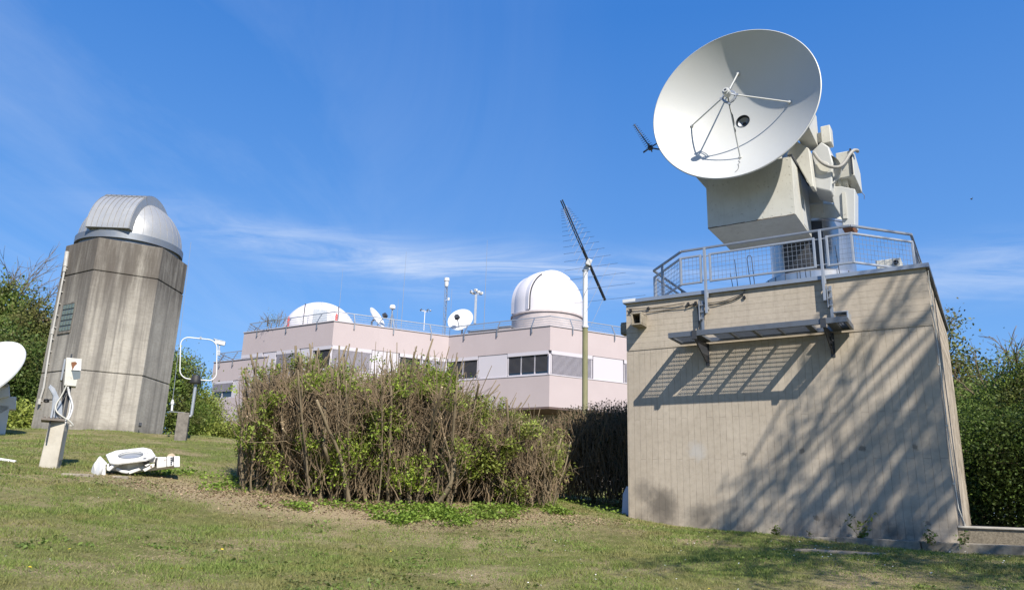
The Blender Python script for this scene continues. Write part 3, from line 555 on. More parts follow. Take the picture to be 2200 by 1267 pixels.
DC = Vector((0, 0, TZ + .36)); RD = 1.9
mb = MB(TM); mb.lathe([(RD * math.cos(R(a)), RD * math.sin(R(a))) for a in range(0, 91, 5)], DC, n=96); dome = mb.build('dome', DOMEM, tw, smooth=True)
mb = MB(TM)
for k in range(36):
    ph = 2 * math.pi * k / 36; mb.tube([DC + Vector((math.cos(ph) * math.cos(R(a)), math.sin(ph) * math.cos(R(a)), math.sin(R(a)))) * (RD + .002) for a in range(2, 87, 7)], .008, 4)
SEAM = paint('dome_seam_metal', (.16, .16, .165), .6, dirt=.3); mb.build('dome_seam', SEAM, dome)
# shutter: a raised band running over the dome
SA = math.pi / 2 - R(178) - TF.rz; sh = Vector((math.cos(SA), math.sin(SA), 0)); sw = Vector((-sh.y, sh.x, 0)); SW = .82
def band(a0, a1, r0, r1, mat, name, par, step=5):
    mb = MB(TM); vs = []; n = int((a1 - a0) / step) + 1
    for i in range(n):
        a = R(a0 + (a1 - a0) * i / (n - 1)); dvec = sh * math.cos(a) + Vector((0, 0, 1)) * math.sin(a)
        for s, r in ((-1, r0), (-1, r1), (1, r1), (1, r0)): vs.append(DC + dvec * math.sqrt(max(r * r - SW * SW * .55, .1)) + sw * s * SW)
    fs = [(i * 4 + k, i * 4 + (k + 1) % 4, (i + 1) * 4 + (k + 1) % 4, (i + 1) * 4 + k) for i in range(n - 1) for k in range(4)] + [(3, 2, 1, 0), tuple(range(4 * (n - 1), 4 * n))]
    mb.add(vs, fs); return mb.build(name, mat, par, smooth=True)
s1 = band(3, 58, 1.7, 2.13, DOMEM, 'shutter_door', tw); s2 = band(59, 128, 1.7, 2.16, DOMEM, 'shutter', tw)
for par, a0, a1, rr in ((s1, 4, 57, 2.14), (s2, 60, 127, 2.17)):
    mb = MB(TM)
    for k in range(9):
        o_ = sw * SW * (-1 + 2 * k / 8) * .97; mb.tube([DC + (sh * math.cos(R(a)) + Vector((0, 0, 1)) * math.sin(R(a))) * (math.sqrt(rr * rr - SW * SW * .55)) + o_ for a in np.linspace(a0, a1, 12)], .009, 4)
    mb.build('shutter_seam', SEAM, par)
# glass block window on the narrow left face (face 150..210 deg of the local hexagon -> between corners 4 and 5 etc. chosen by view)
def tface(i): a = Vector((*hexp(HE)[i], 0)); b = Vector((*hexp(HE)[(i + 1) % 6], 0)); return a, b
best = [min(range(6), key=lambda i: ((TM @ ((tface(i)[0] + tface(i)[1]) / 2)).xy - p.xy).length) for p in ((hq[0] + hq[1]) / 2, (hq[1] + hq[2]) / 2, (hq[2] + hq[3]) / 2)]
def faceM(i): a, b = tface(i); e = (b - a).normalized(); nrm = Vector((e.y, -e.x, 0)); return TM @ Matrix(((e.x, nrm.x, 0, a.x), (e.y, nrm.y, 0, a.y), (0, 0, 1, 0), (0, 0, 0, 1)))
FL, FM_, FR = [faceM(i) for i in best]
def onface(M, x, y, off=0):                         # pixel -> face coords
    n = (M.to_3x3() @ Vector((0, 1, 0))); d = ray(x, y); p = EYE + d * ((M @ Vector((0, off, 0)) - EYE).dot(n) / d.dot(n)); return M.inverted() @ p
wa, wb, wc, wd_ = onface(FL, 131.4, 683), onface(FL, 155.6, 683), onface(FL, 143.5, 654), onface(FL, 143.5, 711); x0, x1 = sorted((wa.x, wb.x)); z0, z1 = sorted((wc.z, wd_.z))
mb = MB(FL); mb.box(x0 - .06, x0, -.1, .012, z0 - .06, z1 + .06); mb.box(x1, x1 + .06, -.1, .012, z0 - .06, z1 + .06); mb.box(x0, x1, -.1, .012, z1, z1 + .06); mb.box(x0 - .02, x1 + .02, -.1, .04, z0 - .08, z0); wn = mb.build('window', CONCD, tw)
mb = MB(FL); nx_, nz_ = 4, 5
mb.box(x0, x1, -.02, .004, z0, z1); mb.build('pane_grout', DARKM, wn); mb = MB(FL)
for i in range(nx_):
    for j in range(nz_): mb.box(x0 + (x1 - x0) * (i + .1) / nx_, x0 + (x1 - x0) * (i + .9) / nx_, -.01, .02, z0 + (z1 - z0) * (j + .1) / nz_, z0 + (z1 - z0) * (j + .9) / nz_)
mb.build('glass_block', GBLOCK, wn, bevel=.02)
# conduit on the left face
cp_ = [onface(FL, *q, .07) for q in ((144, 542), (139, 578), (127, 640), (113, 712), (103, 772), (94, 832), (85, 862))]
mb = MB(FL); mb.tube([(p.x, .07, p.z) for p in cp_], .035, 8); mb.tube([(cp_[0].x, .07, cp_[0].z + .02), (cp_[1].x, .07, cp_[1].z + .1)], .075, 10)
for k in (1, 3, 6): mb.tube([(cp_[k].x, .07, cp_[k].z - .1), (cp_[k].x, .07, cp_[k].z + .1)], .06, 8)
for k in range(12): t = k / 11; z = cp_[1].z + (cp_[6].z - cp_[1].z) * t; x = cp_[1].x + (cp_[6].x - cp_[1].x) * t; mb.box(x - .06, x + .06, 0, .07, z, z + .03)
mb.build('conduit', paint('dirty_white_pipe', (.40, .39, .37), .6, dirt=.5, dcol=(.2, .18, .16), scale=3), tw, smooth=True)
q = onface(FM_, 301, 911); mb = MB(FM_); mb.box(q.x - .05, q.x + .05, 0, .06, q.z - .1, q.z + .06); mb.lathe([(.04, 0), (.04, .12), (.03, .13), (0, .13)], (q.x, .05, q.z - .02), (0, 1, -.4), 12); mb.build('tap', DARKM, tw)

# ------------------------------------------------------------------ pink building
PS = 10.5; Q = [Vector((a * PS, b * PS)) for a, b in ((-1.709, 4.739), (-1.04, 4.321), (-.389, 4.65), (.228, 4.275), (1.295, 4.822), (1.30, 6.3), (-1.64, 6.3), (-1.66, 5.74))]
Zt = 1.6 + PS; zf = lambda k: 1.6 + (k - 1.6) / 8.3 * PS
ZHT, ZHB, ZSI, ZBO = zf(8.666), zf(8.49), zf(7.517), zf(5.973)
def offset(poly, d):                                # shrink a clockwise/ccw polygon by d
    n = len(poly); A = sum(poly[i].x * poly[(i + 1) % n].y - poly[(i + 1) % n].x * poly[i].y for i in range(n)); s = 1 if A > 0 else -1; out = []
    for i in range(n):
        e0 = (poly[i] - poly[i - 1]).normalized(); e1 = (poly[(i + 1) % n] - poly[i]).normalized(); n0 = Vector((-e0.y, e0.x)) * s; n1 = Vector((-e1.y, e1.x)) * s
        b = (n0 + n1); b = b / b.length_squared * 2 if b.length > 1e-6 else n0; out.append(poly[i] + b * d)
    return out
pk = thing('pink_building', 'long pale pink rendered institute building with a zigzag front behind the shrubs', 'building', (Q[2].x, Q[2].y, 2.0), 0)
mb = MB(); t2 = lambda P: [(p.x, p.y) for p in P]
mb.prism(t2(Q), ZHT, Zt - .06); mb.prism(t2(Q), ZBO, ZSI - .05); wl = mb.build('wall', PINK, pk)
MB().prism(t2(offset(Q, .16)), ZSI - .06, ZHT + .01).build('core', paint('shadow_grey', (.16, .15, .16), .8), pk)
MB().prism(t2(offset(Q, -.05)), Zt - .06, Zt).build('coping', paint('lilac_coping', (.42, .39, .42), .6, dirt=.2), pk)
MB().prism(t2(offset(Q, .25)), Zt - .02, Zt + .012).build('roof', ROOFING, pk)
MB().prism(t2(offset(Q, .012)), ZBO - .12, ZBO).build('soffit', SOFFIT, pk)
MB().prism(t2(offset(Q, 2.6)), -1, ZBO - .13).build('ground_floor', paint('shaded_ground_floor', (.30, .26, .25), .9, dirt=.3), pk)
mb = MB()
for i in range(4): pass
sill = offset(Q, -.03); mb.prism(t2(sill), ZSI - .05, ZSI); mb.build('sill', LILAC, pk)
def seg(i): a, b = Q[i], Q[i + 1]; e = (b - a).normalized(); L = (b - a).length; nrm = Vector((e.y, -e.x)); return Matrix(((e.x, -nrm.x, 0, a.x), (e.y, -nrm.y, 0, a.y), (0, 0, 1, 0), (0, 0, 0, 1))), L   # local y points into the building
def strip(i, items, par=pk, zs=None):
    M, L = seg(i) if not isinstance(i, tuple) else i; zsi, zhb, zht = zs or (ZSI, ZHB, ZHT)
    for a, b, kind in items:
        x0, x1 = a * L, b * L
        if kind == 'panel': MB(M).box(x0, x1, .03, .155, zsi, zht + .002).build('wall_panel', LILAC, par, bevel=.01); continue
        mb = MB(M); mb.box(x0, x1, .0, .15, zhb, zht + .004); mb.build('blind_box', LILAC, par)
        mb = MB(M); mb.box(x0, x0 + .06, .05, .15, zsi, zhb); mb.box(x1 - .06, x1, .05, .15, zsi, zhb); mb.box(x0, x1, .05, .15, zsi, zsi + .07)
        n = max(1, round((x1 - x0) / 1.15))
        for k in range(1, n): x = x0 + (x1 - x0) * k / n; mb.box(x - .04, x + .04, .07, .15, zsi, zhb)
        w = mb.build('window', LILAC, par); MB(M).box(x0 + .06, x1 - .06, .11, .14, zsi + .07, zhb).build('pane', GLASS, w)
        if kind == 'open': continue
        zlow = zsi + (.22 if kind == 'dark' else .03) if kind != 'half' else zsi + .45 * (zhb - zsi); mb = MB(M); z = zhb - .03
        yb = .085 if kind == 'dark' else .025
        while z > zlow: mb.obox(((x0 + x1) / 2, yb, z), (x1 - x0 - .14, .07, .008), (R(52 if kind == 'dark' else 48), 0, 0)); z -= .068
        mb.build('blind', BLIND if kind == 'dark' else BLINDL, w)
W_ = 'light'; strip(0, [(.0, .25, 'light'), (.26, .40, 'panel'), (.41, .66, 'light'), (.67, .80, 'panel'), (.81, .995, 'dark')]); strip(1, [(.005, .33, 'light'), (.335, .56, 'panel'), (.57, .76, 'dark'), (.77, .995, 'light')])
strip(2, [(.005, .31, 'dark'), (.315, .60, 'panel'), (.605, .985, 'dark')]); strip(3, [(.01, .245, 'light'), (.25, .43, 'panel'), (.435, .70, 'light'), (.71, .9, 'panel')])
MB(Matrix.Translation((Q[3].x, Q[3].y, 0))).box(-.06, .06, -.02, .14, ZSI, ZHB).build('corner_post', LILAC, pk)
MB(Matrix.Translation((Q[1].x, Q[1].y, 0))).box(-.06, .06, -.02, .14, ZSI, ZHB).build('corner_post', LILAC, pk)
# lower wing at the left end
e0 = (Q[1] - Q[0]).normalized(); LW = [Vector((-1.93 * PS, 4.878 * PS)), Q[0] + e0 * 2.6, Q[0] + e0 * 2.6 + Vector((1.6, 2.5)), Vector((-1.85 * PS, 6.2 * PS)), Vector((-1.89 * PS, 5.7 * PS))]
nn = Vector((e0.y, -e0.x)); LW = [LW[0] + nn * .02, LW[1] + nn * .02] + LW[2:]
lt, lht, lhb, lsi, lbo = (1.6 + k * PS for k in (.826, .693, .678, .583, .411))
wg = thing('low_wing', 'lower pink side wing with a terrace at the left end of the institute', 'building', (LW[0].x, LW[0].y, 2.0), 0)
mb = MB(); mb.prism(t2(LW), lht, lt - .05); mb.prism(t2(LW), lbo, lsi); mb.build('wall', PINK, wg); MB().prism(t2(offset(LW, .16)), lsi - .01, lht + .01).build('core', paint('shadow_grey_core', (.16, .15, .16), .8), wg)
MB().prism(t2(offset(LW, -.05)), lt - .05, lt).build('coping', paint('lilac_wing_coping', (.42, .39, .42), .6), wg); MB().prism(t2(offset(LW, .012)), lbo - .12, lbo).build('soffit', SOFFIT, wg)
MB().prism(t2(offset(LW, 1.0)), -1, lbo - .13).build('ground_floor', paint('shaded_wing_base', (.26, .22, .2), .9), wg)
a, b = LW[0], LW[1]; e = (b - a).normalized(); nrm = Vector((e.y, -e.x)); LM = (Matrix(((e.x, -nrm.x, 0, a.x), (e.y, -nrm.y, 0, a.y), (0, 0, 1, 0), (0, 0, 0, 1))), (b - a).length)
strip(LM, [(.02, .42, 'half'), (.43, .65, 'panel'), (.66, .98, 'dark')], wg, (lsi, lhb, lht))
# parapet railings
def parapet(path, zt, label, name, every=2.9, hgt=.62):
    r = thing(name, label, 'railing', (path[0].x, path[0].y, zt), 0); P = offset_open(path, .16); mb = MB()
    for k, dz, w in ((0, hgt, .055), (1, hgt - .17, .025), (2, hgt - .33, .025), (3, hgt - .48, .025)):
        Pk = offset_open(path, .10 + .26 * dz)
        for a, b in zip(Pk, Pk[1:]): mb.bar((a.x, a.y, zt + dz), (b.x, b.y, zt + dz), w, w)
    mb.build('rail', GALVL, r)
    for a, b in zip(path, path[1:]):
        e = (b - a).normalized(); nrm = Vector((e.y, -e.x)); L = (b - a).length; n = max(1, round(L / every))
        for k in range(n):
            p = a + e * (L * (k + .5) / n); out = p + nrm * .08; ins = p - nrm * (.10 + .26 * hgt); mb = MB()
            mb.bar((out.x, out.y, zt - .42), (out.x, out.y, zt + .06), .03, .065, (e.x, e.y, 0)); mb.bar((out.x, out.y, zt + .02), (ins.x, ins.y, zt + hgt), .03, .065, (e.x, e.y, 0)); mb.bar((p.x, p.y, zt - .36), (out.x, out.y, zt - .36), .05, .05); mb.build('post', GALV, r)
    return r
def offset_open(path, d):
    out = []
    for i, p in enumerate(path):
        ns = []
        if i: e = (p - path[i - 1]).normalized(); ns.append(Vector((-e.y, e.x)))
        if i < len(path) - 1: e = (path[i + 1] - p).normalized(); ns.append(Vector((-e.y, e.x)))
        b = sum(ns, Vector((0, 0))); b = b / b.length_squared * len(ns) if len(ns) > 1 else b; out.append(p + b * d)
    return out
parapet([Q[7], Q[0], Q[1], Q[2], Q[3], Q[4]], Zt, 'grey railing of thin bars along the main roof edge of the pink building', 'parapet_railing')
parapet([LW[4], LW[0], Q[0] + nn * .02 + e0 * .0], lt, 'short grey railing on the lower side wing of the pink building', 'parapet_railing', 1.8)

# --- things on the pink roof
def rp(px, py, r): return atr(px, py, r)
# big white dome with drum
dcx = rp(1176, 680, 51.5); DZ = 1.6 + 51.5 * math.tan(R(13.85)); wd = thing('observatory_dome', 'big smooth white observatory dome on a round drum at the right of the pink roof', 'dome', (dcx.x, dcx.y, Zt), 0)
DZ -= .22; C0 = Vector((dcx.x, dcx.y, 0)); mb = MB(Matrix.Translation(C0)); mb.lathe([(2.5, Zt), (2.5, DZ - .12), (2.58, DZ - .12), (2.58, DZ), (2.4, DZ)], n=72); mb.build('drum', plain_concrete('drum_render', (.50, .44, .43), (.38, .33, .32), 1), wd, smooth=True)
DRr = 2.5; HV = .85
def dome_pt(ang, ph, r=DRr):
    if ang < 0: return Vector((math.cos(ph) * r, math.sin(ph) * r, DZ + HV + ang))
    return Vector((math.cos(ph) * r * math.cos(ang), math.sin(ph) * r * math.cos(ang), DZ + HV + r * math.sin(ang)))
mb = MB(Matrix.Translation(C0)); mb.lathe([(DRr, DZ + .001), (DRr, DZ + HV)] + [(DRr * math.cos(R(a)), DZ + HV + DRr * math.sin(R(a))) for a in range(5, 91, 5)], n=96); dm = mb.build('shell', DOMEW, wd, smooth=True)
va = math.atan2(-dcx.y, -dcx.x); sa = va - R(52)     # slit door plane, to the left of the viewing direction
def ddoor(half, r0, r1, mat, name, a1=100, par=None):
    mb = MB(Matrix.Translation(C0)); h = Vector((math.cos(sa), math.sin(sa), 0)); w = Vector((-h.y, h.x, 0)); vs = []; prof = [(-.75, None)] + [(None, a) for a in range(0, a1, 5)]
    for lo, a in prof:
        for s, r in ((-1, r0), (-1, r1), (1, r1), (1, r0)):
            rr = math.sqrt(r * r - half * half)
            c = h * rr + Vector((0, 0, DZ + HV + lo)) if a is None else h * rr * math.cos(R(a)) + Vector((0, 0, DZ + HV + rr * math.sin(R(a))))
            vs.append(c + w * s * half)
    n = len(prof); fs = [(i * 4 + k, i * 4 + (k + 1) % 4, (i + 1) * 4 + (k + 1) % 4, (i + 1) * 4 + k) for i in range(n - 1) for k in range(4)] + [(3, 2, 1, 0), tuple(range(4 * (n - 1), 4 * n))]
    mb.add(vs, fs); return mb.build(name, mat, par or wd, smooth=True)
dd = ddoor(1.0, 2.3, 2.62, DOMEW, 'slit_door', 125); ddoor(1.035, 2.3, 2.585, DARKM, 'door_seal', 60, dd)
mb = MB(Matrix.Translation(C0))
for ph in (va + R(8), va + R(50), va - R(100)): mb.tube([dome_pt(-.8, ph, DRr + .003)] + [dome_pt(R(a), ph, DRr + .003) for a in range(0, 88, 6)], .012, 4)
mb.build('shell_seam', paint('dome_seam_grey', (.5, .48, .5), .5), dm)
# small clamshell dome at the left with door
scx = rp(689, 690, 54.5); SR = 2.58; Zs = Zt + .25; cd = thing('clamshell_dome', 'low white clamshell dome with a grey door at the left of the pink roof', 'dome', (scx.x, scx.y, Zt), 0)
sv = math.atan2(-scx.y, -scx.x); SM = Matrix.Translation((scx.x, scx.y, Zs)) @ Matrix.Rotation(sv, 4, 'Z')   # local x towards the camera, local y to the right... (z up)
mb = MB(SM); mb.lathe([(SR, 0), (SR, .3)] + [(SR * math.cos(R(a)), .3 + SR * math.sin(R(a)) * .92) for a in range(4, 91, 4)], n=72); mb.build('shell', DOMEW, cd, smooth=True)
mb = MB(SM); arch = [(-.85, 0), (-.85, 1.3), (-.62, 1.8), (-.25, 2.02), (.25, 2.02), (.62, 1.8), (.85, 1.3), (.85, 0)]; mb.add([(x, y, z) for x in (.2, SR + .02) for y, z in [(p[0], p[1] if x < 1 else p[1] * .97) for p in arch]], [tuple(range(7, -1, -1)), tuple(range(8, 16))] + [(i, (i + 1) % 8, 8 + (i + 1) % 8, 8 + i) for i in range(8)])
ds = mb.build('porch', DOMEW, cd, bevel=.03); MB(SM).box(SR + .022, SR + .06, -.55, .4, .35, 1.6).build('door', GALVL, ds, bevel=.01); MB(SM).lathe([(.1, 0), (.1, .12), (0, .18)], (SR - .05, 0, 1.96), (0, 0, 1), 16).build('lamp', WHITE, ds)
mb = MB(SM)
for tilt, yy in ((0.0, 1.15), (0.0, -1.15)):
    rr = math.sqrt((SR + .03) ** 2 - yy ** 2); mb.tube([(rr * math.cos(R(a)), yy, .3 + rr * .92 * math.sin(R(a))) for a in range(5, 176, 6)], .035, 5)
mb.build('arch_seal', DARKM, cd)
for px, py, r in ((619, 697, 51.2), (722, 690, 47.6)):
    p = rp(px, py, r); z = p.z - .15; mb = MB(Matrix.Translation((p.x, p.y, 0))); mb.lathe([(0, z), (.075, z), (.075, z + .52), (.05, z + .6), (.03, z + .63), (.03, z + .7), (0, z + .7)], n=16)
    solo(mb, 'fire_extinguisher', RED, 'red cylinder behind the roof railing, ' + ('left' if px < 700 else 'right') + ' of the clamshell dome door', 'extinguisher', (p.x, p.y, z), smooth=True)
def rod(name, px, pyt, r, rad, label, cat, zb=Zt - .1, mat=WHITE, cap=None):
    t = rp(px, pyt, r); b = Vector((t.x, t.y, zb)); th = thing(name, label, cat, b, 0); mb = MB(); mb.tube([b, b + (t - b) * .12, b + (t - b) * .12], rad * 2.2, 8); mb.build('base_tube', mat, th, smooth=True)
    mb = MB(); mb.tube([b + (t - b) * .1, b.lerp(t, .55), t], [rad * .7, rad * .55, rad * .3], 6); mb.build('rod', GALVL, th); return th
rod('whip_antenna', 737, 575, 56, .028, 'thin white whip antenna rising behind the clamshell dome', 'antenna'); rod('whip_antenna', 873, 541, 52.5, .032, 'tall thin whip antenna left of the satellite dish on the pink roof', 'antenna')
rod('whip_antenna', 1047, 516, 52.5, .034, 'tallest thin whip antenna, between the camera mast and the big white dome', 'antenna'); rod('whip_antenna', 856, 643, 52, .03, 'short white rod antenna beside the small radome tripod', 'antenna'); rod('whip_antenna', 971, 620, 53, .03, 'short plain white rod just behind the upright satellite dish', 'antenna')
# dishes
def sat(name, c, r, R0, az, el, label, depth=.22):
    d = Vector((math.sin(az) * math.cos(el), math.cos(az) * math.cos(el), math.sin(el))); th = thing(name, label, 'satellite dish', (c.x, c.y, Zt), 0); v = c - d * depth * R0
    mb = MB(); pr = [(R0 * i / 10, depth * R0 * (i / 10) ** 2) for i in range(11)]; mb.lathe(pr + [(R0 + .02, depth * R0)] + [(a, b - .04) for a, b in reversed(pr)], v, d, 48); mb.build('reflector', WHITE, th, smooth=True)
    mb = MB(); mb.tube([v - d * .05, Vector((v.x - d.x * .3, v.y - d.y * .3, v.z - .2)), Vector((v.x - d.x * .3, v.y - d.y * .3, Zt - .1))], .07, 8); mb.build('stand', GALV, th)
    f = v + d * R0 * 1.1 + Vector((0, 0, -R0 * .35)); mb = MB(); bt = v + d * depth * R0 * .85 + Vector((0, 0, -R0 * .85)); mb.tube([bt, f], .035, 6); am = mb.build('feed_arm', GALV, th)
    mb = MB(); mb.lathe([(0, -.1), (.17, -.1), (.2, .1), (.12, .16), (0, .16)], f, -d, 16); mb.build('feed_head', DARKM, am, smooth=True); return th
sat('satellite_dish', rp(989, 686, 51.5), 0, .9, R(196), R(24), 'upright round white satellite dish facing the camera on the pink roof'); sat('satellite_dish', rp(811, 681, 50), 0, .76, R(108), R(32), 'white satellite dish seen edge-on, tilted right, behind the roof railing')
# radome on a tripod
p = rp(843, 664, 50.5); t = thing('radome_tripod', 'small white capped sensor on a thin three-legged stand on the pink roof', 'sensor', (p.x, p.y, Zt), 0); M0 = Matrix.Translation((p.x, p.y, p.z)); mb = MB(M0); mb.lathe([(0, -.02), (.12, 0), (.2, .04), (.2, .2), (.15, .28), (0, .3)], n=20); mb.build('radome', WHITE, t, smooth=True)
mb = MB(M0); h = p.z - Zt + .1; mb.tube([(0, 0, 0), (0, 0, -h)], .05, 8)
for k in range(3): a = k * 2.1; mb.tube([(0, 0, -.25), (math.cos(a) * .6, math.sin(a) * .6, -h)], .022, 5)
mb.build('stand', GALV, t)
# weather mast with cups, camera mast, sensor lattice mast
p = rp(913, 668, 51.5); t = thing('wind_sensor', 'small wind sensor on a thin cross arm above the roof railing', 'sensor', (p.x, p.y, Zt), 0); M0 = Matrix.Translation((p.x, p.y, p.z)); mb = MB(M0); mb.tube([(0, 0, 0), (0, 0, -1.4)], .03, 6); mb.bar((-.22, 0, 0), (.25, 0, -.06), .04); mb.build('mast', WHITE, t)
mb = MB(M0)
for s in (-.22, .24):
    for k in range(3): a = k * 2.09; mb.lathe([(0, 0), (.05, .02), (.07, .07)], (s + .13 * math.cos(a), .13 * math.sin(a), .06), (-math.sin(a), math.cos(a), 0), 8); mb.bar((s, 0, .06), (s + .13 * math.cos(a), .13 * math.sin(a), .06), .012)
mb.build('cup', GALV, t)
p = rp(1023, 630, 51.5); t = thing('camera_mast', 'square grey post carrying several white sensor boxes right of the satellite dish', 'mast', (p.x, p.y, Zt), 0); M0 = Matrix.Translation((p.x, p.y, p.z)); mb = MB(M0); mb.bar((0, 0, -.1), (0, 0, -2.2), .17); mb.bar((-.4, 0, .0), (.4, 0, -.1), .05); mb.bar((-.42, -.2, .05), (-.42, .2, .05), .05); mb.build('post', GALVL, t, bevel=.01)
for x, y, z, sx in ((-.36, 0, .12, .12), (-.05, -.1, .2, .22), (.12, .05, .12, .26), (.36, -.08, .0, .22), (-.2, .1, .02, .2)):
    mb = MB(M0); mb.obox((x, y, z), (sx, .3, .16), (.15, 0, .3)); hh = mb.build('sensor_box', WHITE, t, bevel=.02); mb = MB(M0); mb.obox((x, y - .16, z), (.07, .02, .07), (.15, 0, .3)); mb.build('lens', BLACK, hh)
p = rp(960, 598, 52); t = thing('sensor_mast', 'thin lattice mast topped by a white cylinder on the pink roof', 'mast', (p.x, p.y, Zt), 0); M0 = Matrix.Translation((p.x, p.y, p.z)); mb = MB(M0); h = p.z - Zt + .1
for dx, dy in ((-.09, 0), (.09, 0), (0, .12)): mb.tube([(dx, dy, -.6), (dx, dy, -h)], .02, 5)
for k in range(9): z = -.6 - (h - .6) * k / 9; mb.bar((-.09, 0, z), (.09, 0, z - (h - .6) / 9), .018); mb.bar((.09, 0, z), (0, .12, z - (h - .6) / 9), .018)
mb.build('lattice', GALV, t); mb = MB(M0); mb.lathe([(0, .02), (.19, .02), (.19, -.2), (.14, -.22), (.15, -.5), (.1, -.62), (0, -.62)], n=20); mb.build('sensor_head', WHITE, t, smooth=True); mb = MB(M0); mb.bar((0, 0, -1.6), (.2, -.1, -1.6), .03); mb.obox((.22, -.1, -1.55), (.12, .12, .18)); mb.build('side_sensor', WHITE, t)
# roof boxes
def roofbox(px, py, r, sx, sy, sz, label, mat=ORANGE, zb=Zt):
    p = rp(px, py, r); t = thing('roof_unit', label, 'roof unit', (p.x, p.y, zb), R(-28)); M0 = Matrix.Translation((p.x, p.y, zb)) @ Matrix.Rotation(R(-28), 4, 'Z'); MB(M0).box(-sx, sx, -sy, sy, 0, sz).build('case', mat, t, bevel=.02); mb = MB(M0); mb.box(-sx - .06, sx + .06, -sy - .06, sy + .06, sz, sz + .08); mb.build('lid', GALV, t, bevel=.015)
    mb = MB(M0)
    for k in range(5): z = sz * (.25 + .12 * k); mb.box(-sx * .6, sx * .6, -sy - .012, -sy + .01, z, z + sz * .05)
    mb.build('vent', DARKM, t)
roofbox(1050, 690, 53, 1.2, .8, 1.15, 'wide grey roof unit with a flat lid right of the satellite dish'); roofbox(925, 690, 54, 1.1, .8, .75, 'low pinkish roof unit left of the satellite dish', paint('pinkish_grey', (.42, .34, .33), .8)); roofbox(905, 700, 52, .5, .4, .45, 'small pale roof unit left of the satellite dish near the railing', WHITE); roofbox(1090, 692, 50.5, .45, .4, .95, 'narrow brownish roof unit beside the round drum of the white dome', paint('brownish_grey', (.30, .25, .23), .8))
# security camera on a post at the wing
p = rp(470, 740, 50.5); t = thing('security_camera', 'white security camera on a short post at the left end of the wing', 'camera', (p.x, p.y, lt), 0); M0 = Matrix.Translation((p.x, p.y, p.z)) @ Matrix.Rotation(R(22), 4, 'Z'); mb = MB(M0); mb.bar((.05, 0, 0), (.05, 0, lt - p.z), .09); mb.obox((.05, 0, -.55), (.2, .15, .3)); mb.build('post', GALVL, t, bevel=.01); mb = MB(M0); mb.obox((0.05, 0, .12), (.62, .24, .24), (0, R(8), 0)); mb.obox((-.0, 0, .26), (.72, .3, .03), (0, R(8), 0)); hd = mb.build('housing', WHITE, t, bevel=.02)
MB(M0).obox((.37, 0, .08), (.02, .16, .16), (0, R(8), 0)).build('lens', BLACK, hd)

# ------------------------------------------------------------------ antenna pole with log-periodic antenna (between shrubs and block)
PR = 28.0; pt_ = atr(1257.5, 580, PR); pm = atr(1257.5, 703, PR); pg = g1(pt_.x, pt_.y)
ap = thing('antenna_pole', 'tall round pole, mossy wood below and white above, left of the concrete block', 'pole', (pt_.x, pt_.y, pg - .1), 0)
wood = Mat('mossy_wood', .9, 0, .15); wood.color(wood.mix(wood.rng(wood.noise(3, wood.map((2, 2, .25)), det=7, rough=.7), .35, .65), (.27, .25, .15), (.16, .165, .085))); wood.bump(wood.noise(30, wood.map((1, 1, .1))), .4, .01)
c = Vector((pt_.x, pt_.y, 0)); zz = lambda z: c + Vector((0, 0, z))
mb = MB(); mb.tube([zz(pg - .3), zz(pm.z)], .105, 20); mb.build('wooden_shaft', wood.mat, ap, smooth=True)
mb = MB(); mb.tube([zz(pm.z), zz(pt_.z)], .095, 20); mb.lathe([(.125, pm.z - .02), (.13, pm.z), (.13, pm.z + .06), (.1, pm.z + .07)], c, n=20); mb.build('white_shaft', WHITE, ap, smooth=True)
mb = MB(); mb.lathe([(.12, pt_.z - .05), (.12, pt_.z + .02), (.08, pt_.z + .03), (.06, pt_.z + .14), (0, pt_.z + .15)], c, n=16); mb.obox((c.x + .08, c.y, pt_.z + .1), (.14, .2, .16), (0, 0, .3)); mb.build('head', WHITE, ap, smooth=False)
lp = thing('log_periodic_antenna', 'long tilted crossed-element antenna with a dark boom on top of the pole', 'antenna', (c.x, c.y, pt_.z + .1), 0)
vv = ray(1257, 545); rr_ = vv.cross(CU).normalized(); uu_ = rr_.cross(vv); sc = (pt_ - EYE).length / (FPX / vv.dot(CF))
iv = lambda a: rr_ * a[0] - uu_ * a[1] + vv * a[2]
bd = iv((92, 212, 121.7)).normalized(); e1 = iv((585, -85, -294)).normalized(); e2 = iv((263, -497, 667)).normalized()
tip0 = EYE + ray(1208, 434) * ((pt_ - EYE).length - .35); BL = 261 * sc
att = tip0 + bd * BL * .62; sh_ = Vector((c.x + .05, c.y - .12, pt_.z + .14)) - att; sh_ = vv * sh_.dot(vv); tip0 += sh_
mb = MB()
for d in (e1 + e2, -e1 - e2): o_ = d.normalized() * .035; mb.bar(tip0 + o_, tip0 + bd * BL + o_, .034)
for d in (e1 - e2, e2 - e1): o_ = d.normalized() * .035; mb.bar(tip0 + bd * BL * .45 + o_, tip0 + bd * BL + o_, .022)
mb.build('boom', DARKM, lp)
ts = [1 * .868 ** k for k in range(19)]
mb = MB(); mb2 = MB()
for t in ts:
    h = 96 * sc * (t * .97 + .03); p = tip0 + bd * BL * t * .995; mb.tube([p - e1 * h, p + e1 * h], .006, 5); q = p - bd * .10 * (t + .1); mb2.tube([q - e2 * h, q + e2 * h], .0075, 5)
mb.build('element', DARKM, lp); mb2.build('element', GALVL, lp)
mb = MB(); a = tip0 + bd * BL * .6; mb.bar(zz(pt_.z + .12), a, .07); mb.obox(a, (.2, .2, .24), (.3, .3, .3)); mb.build('clamp', WHITE, lp, bevel=.02)

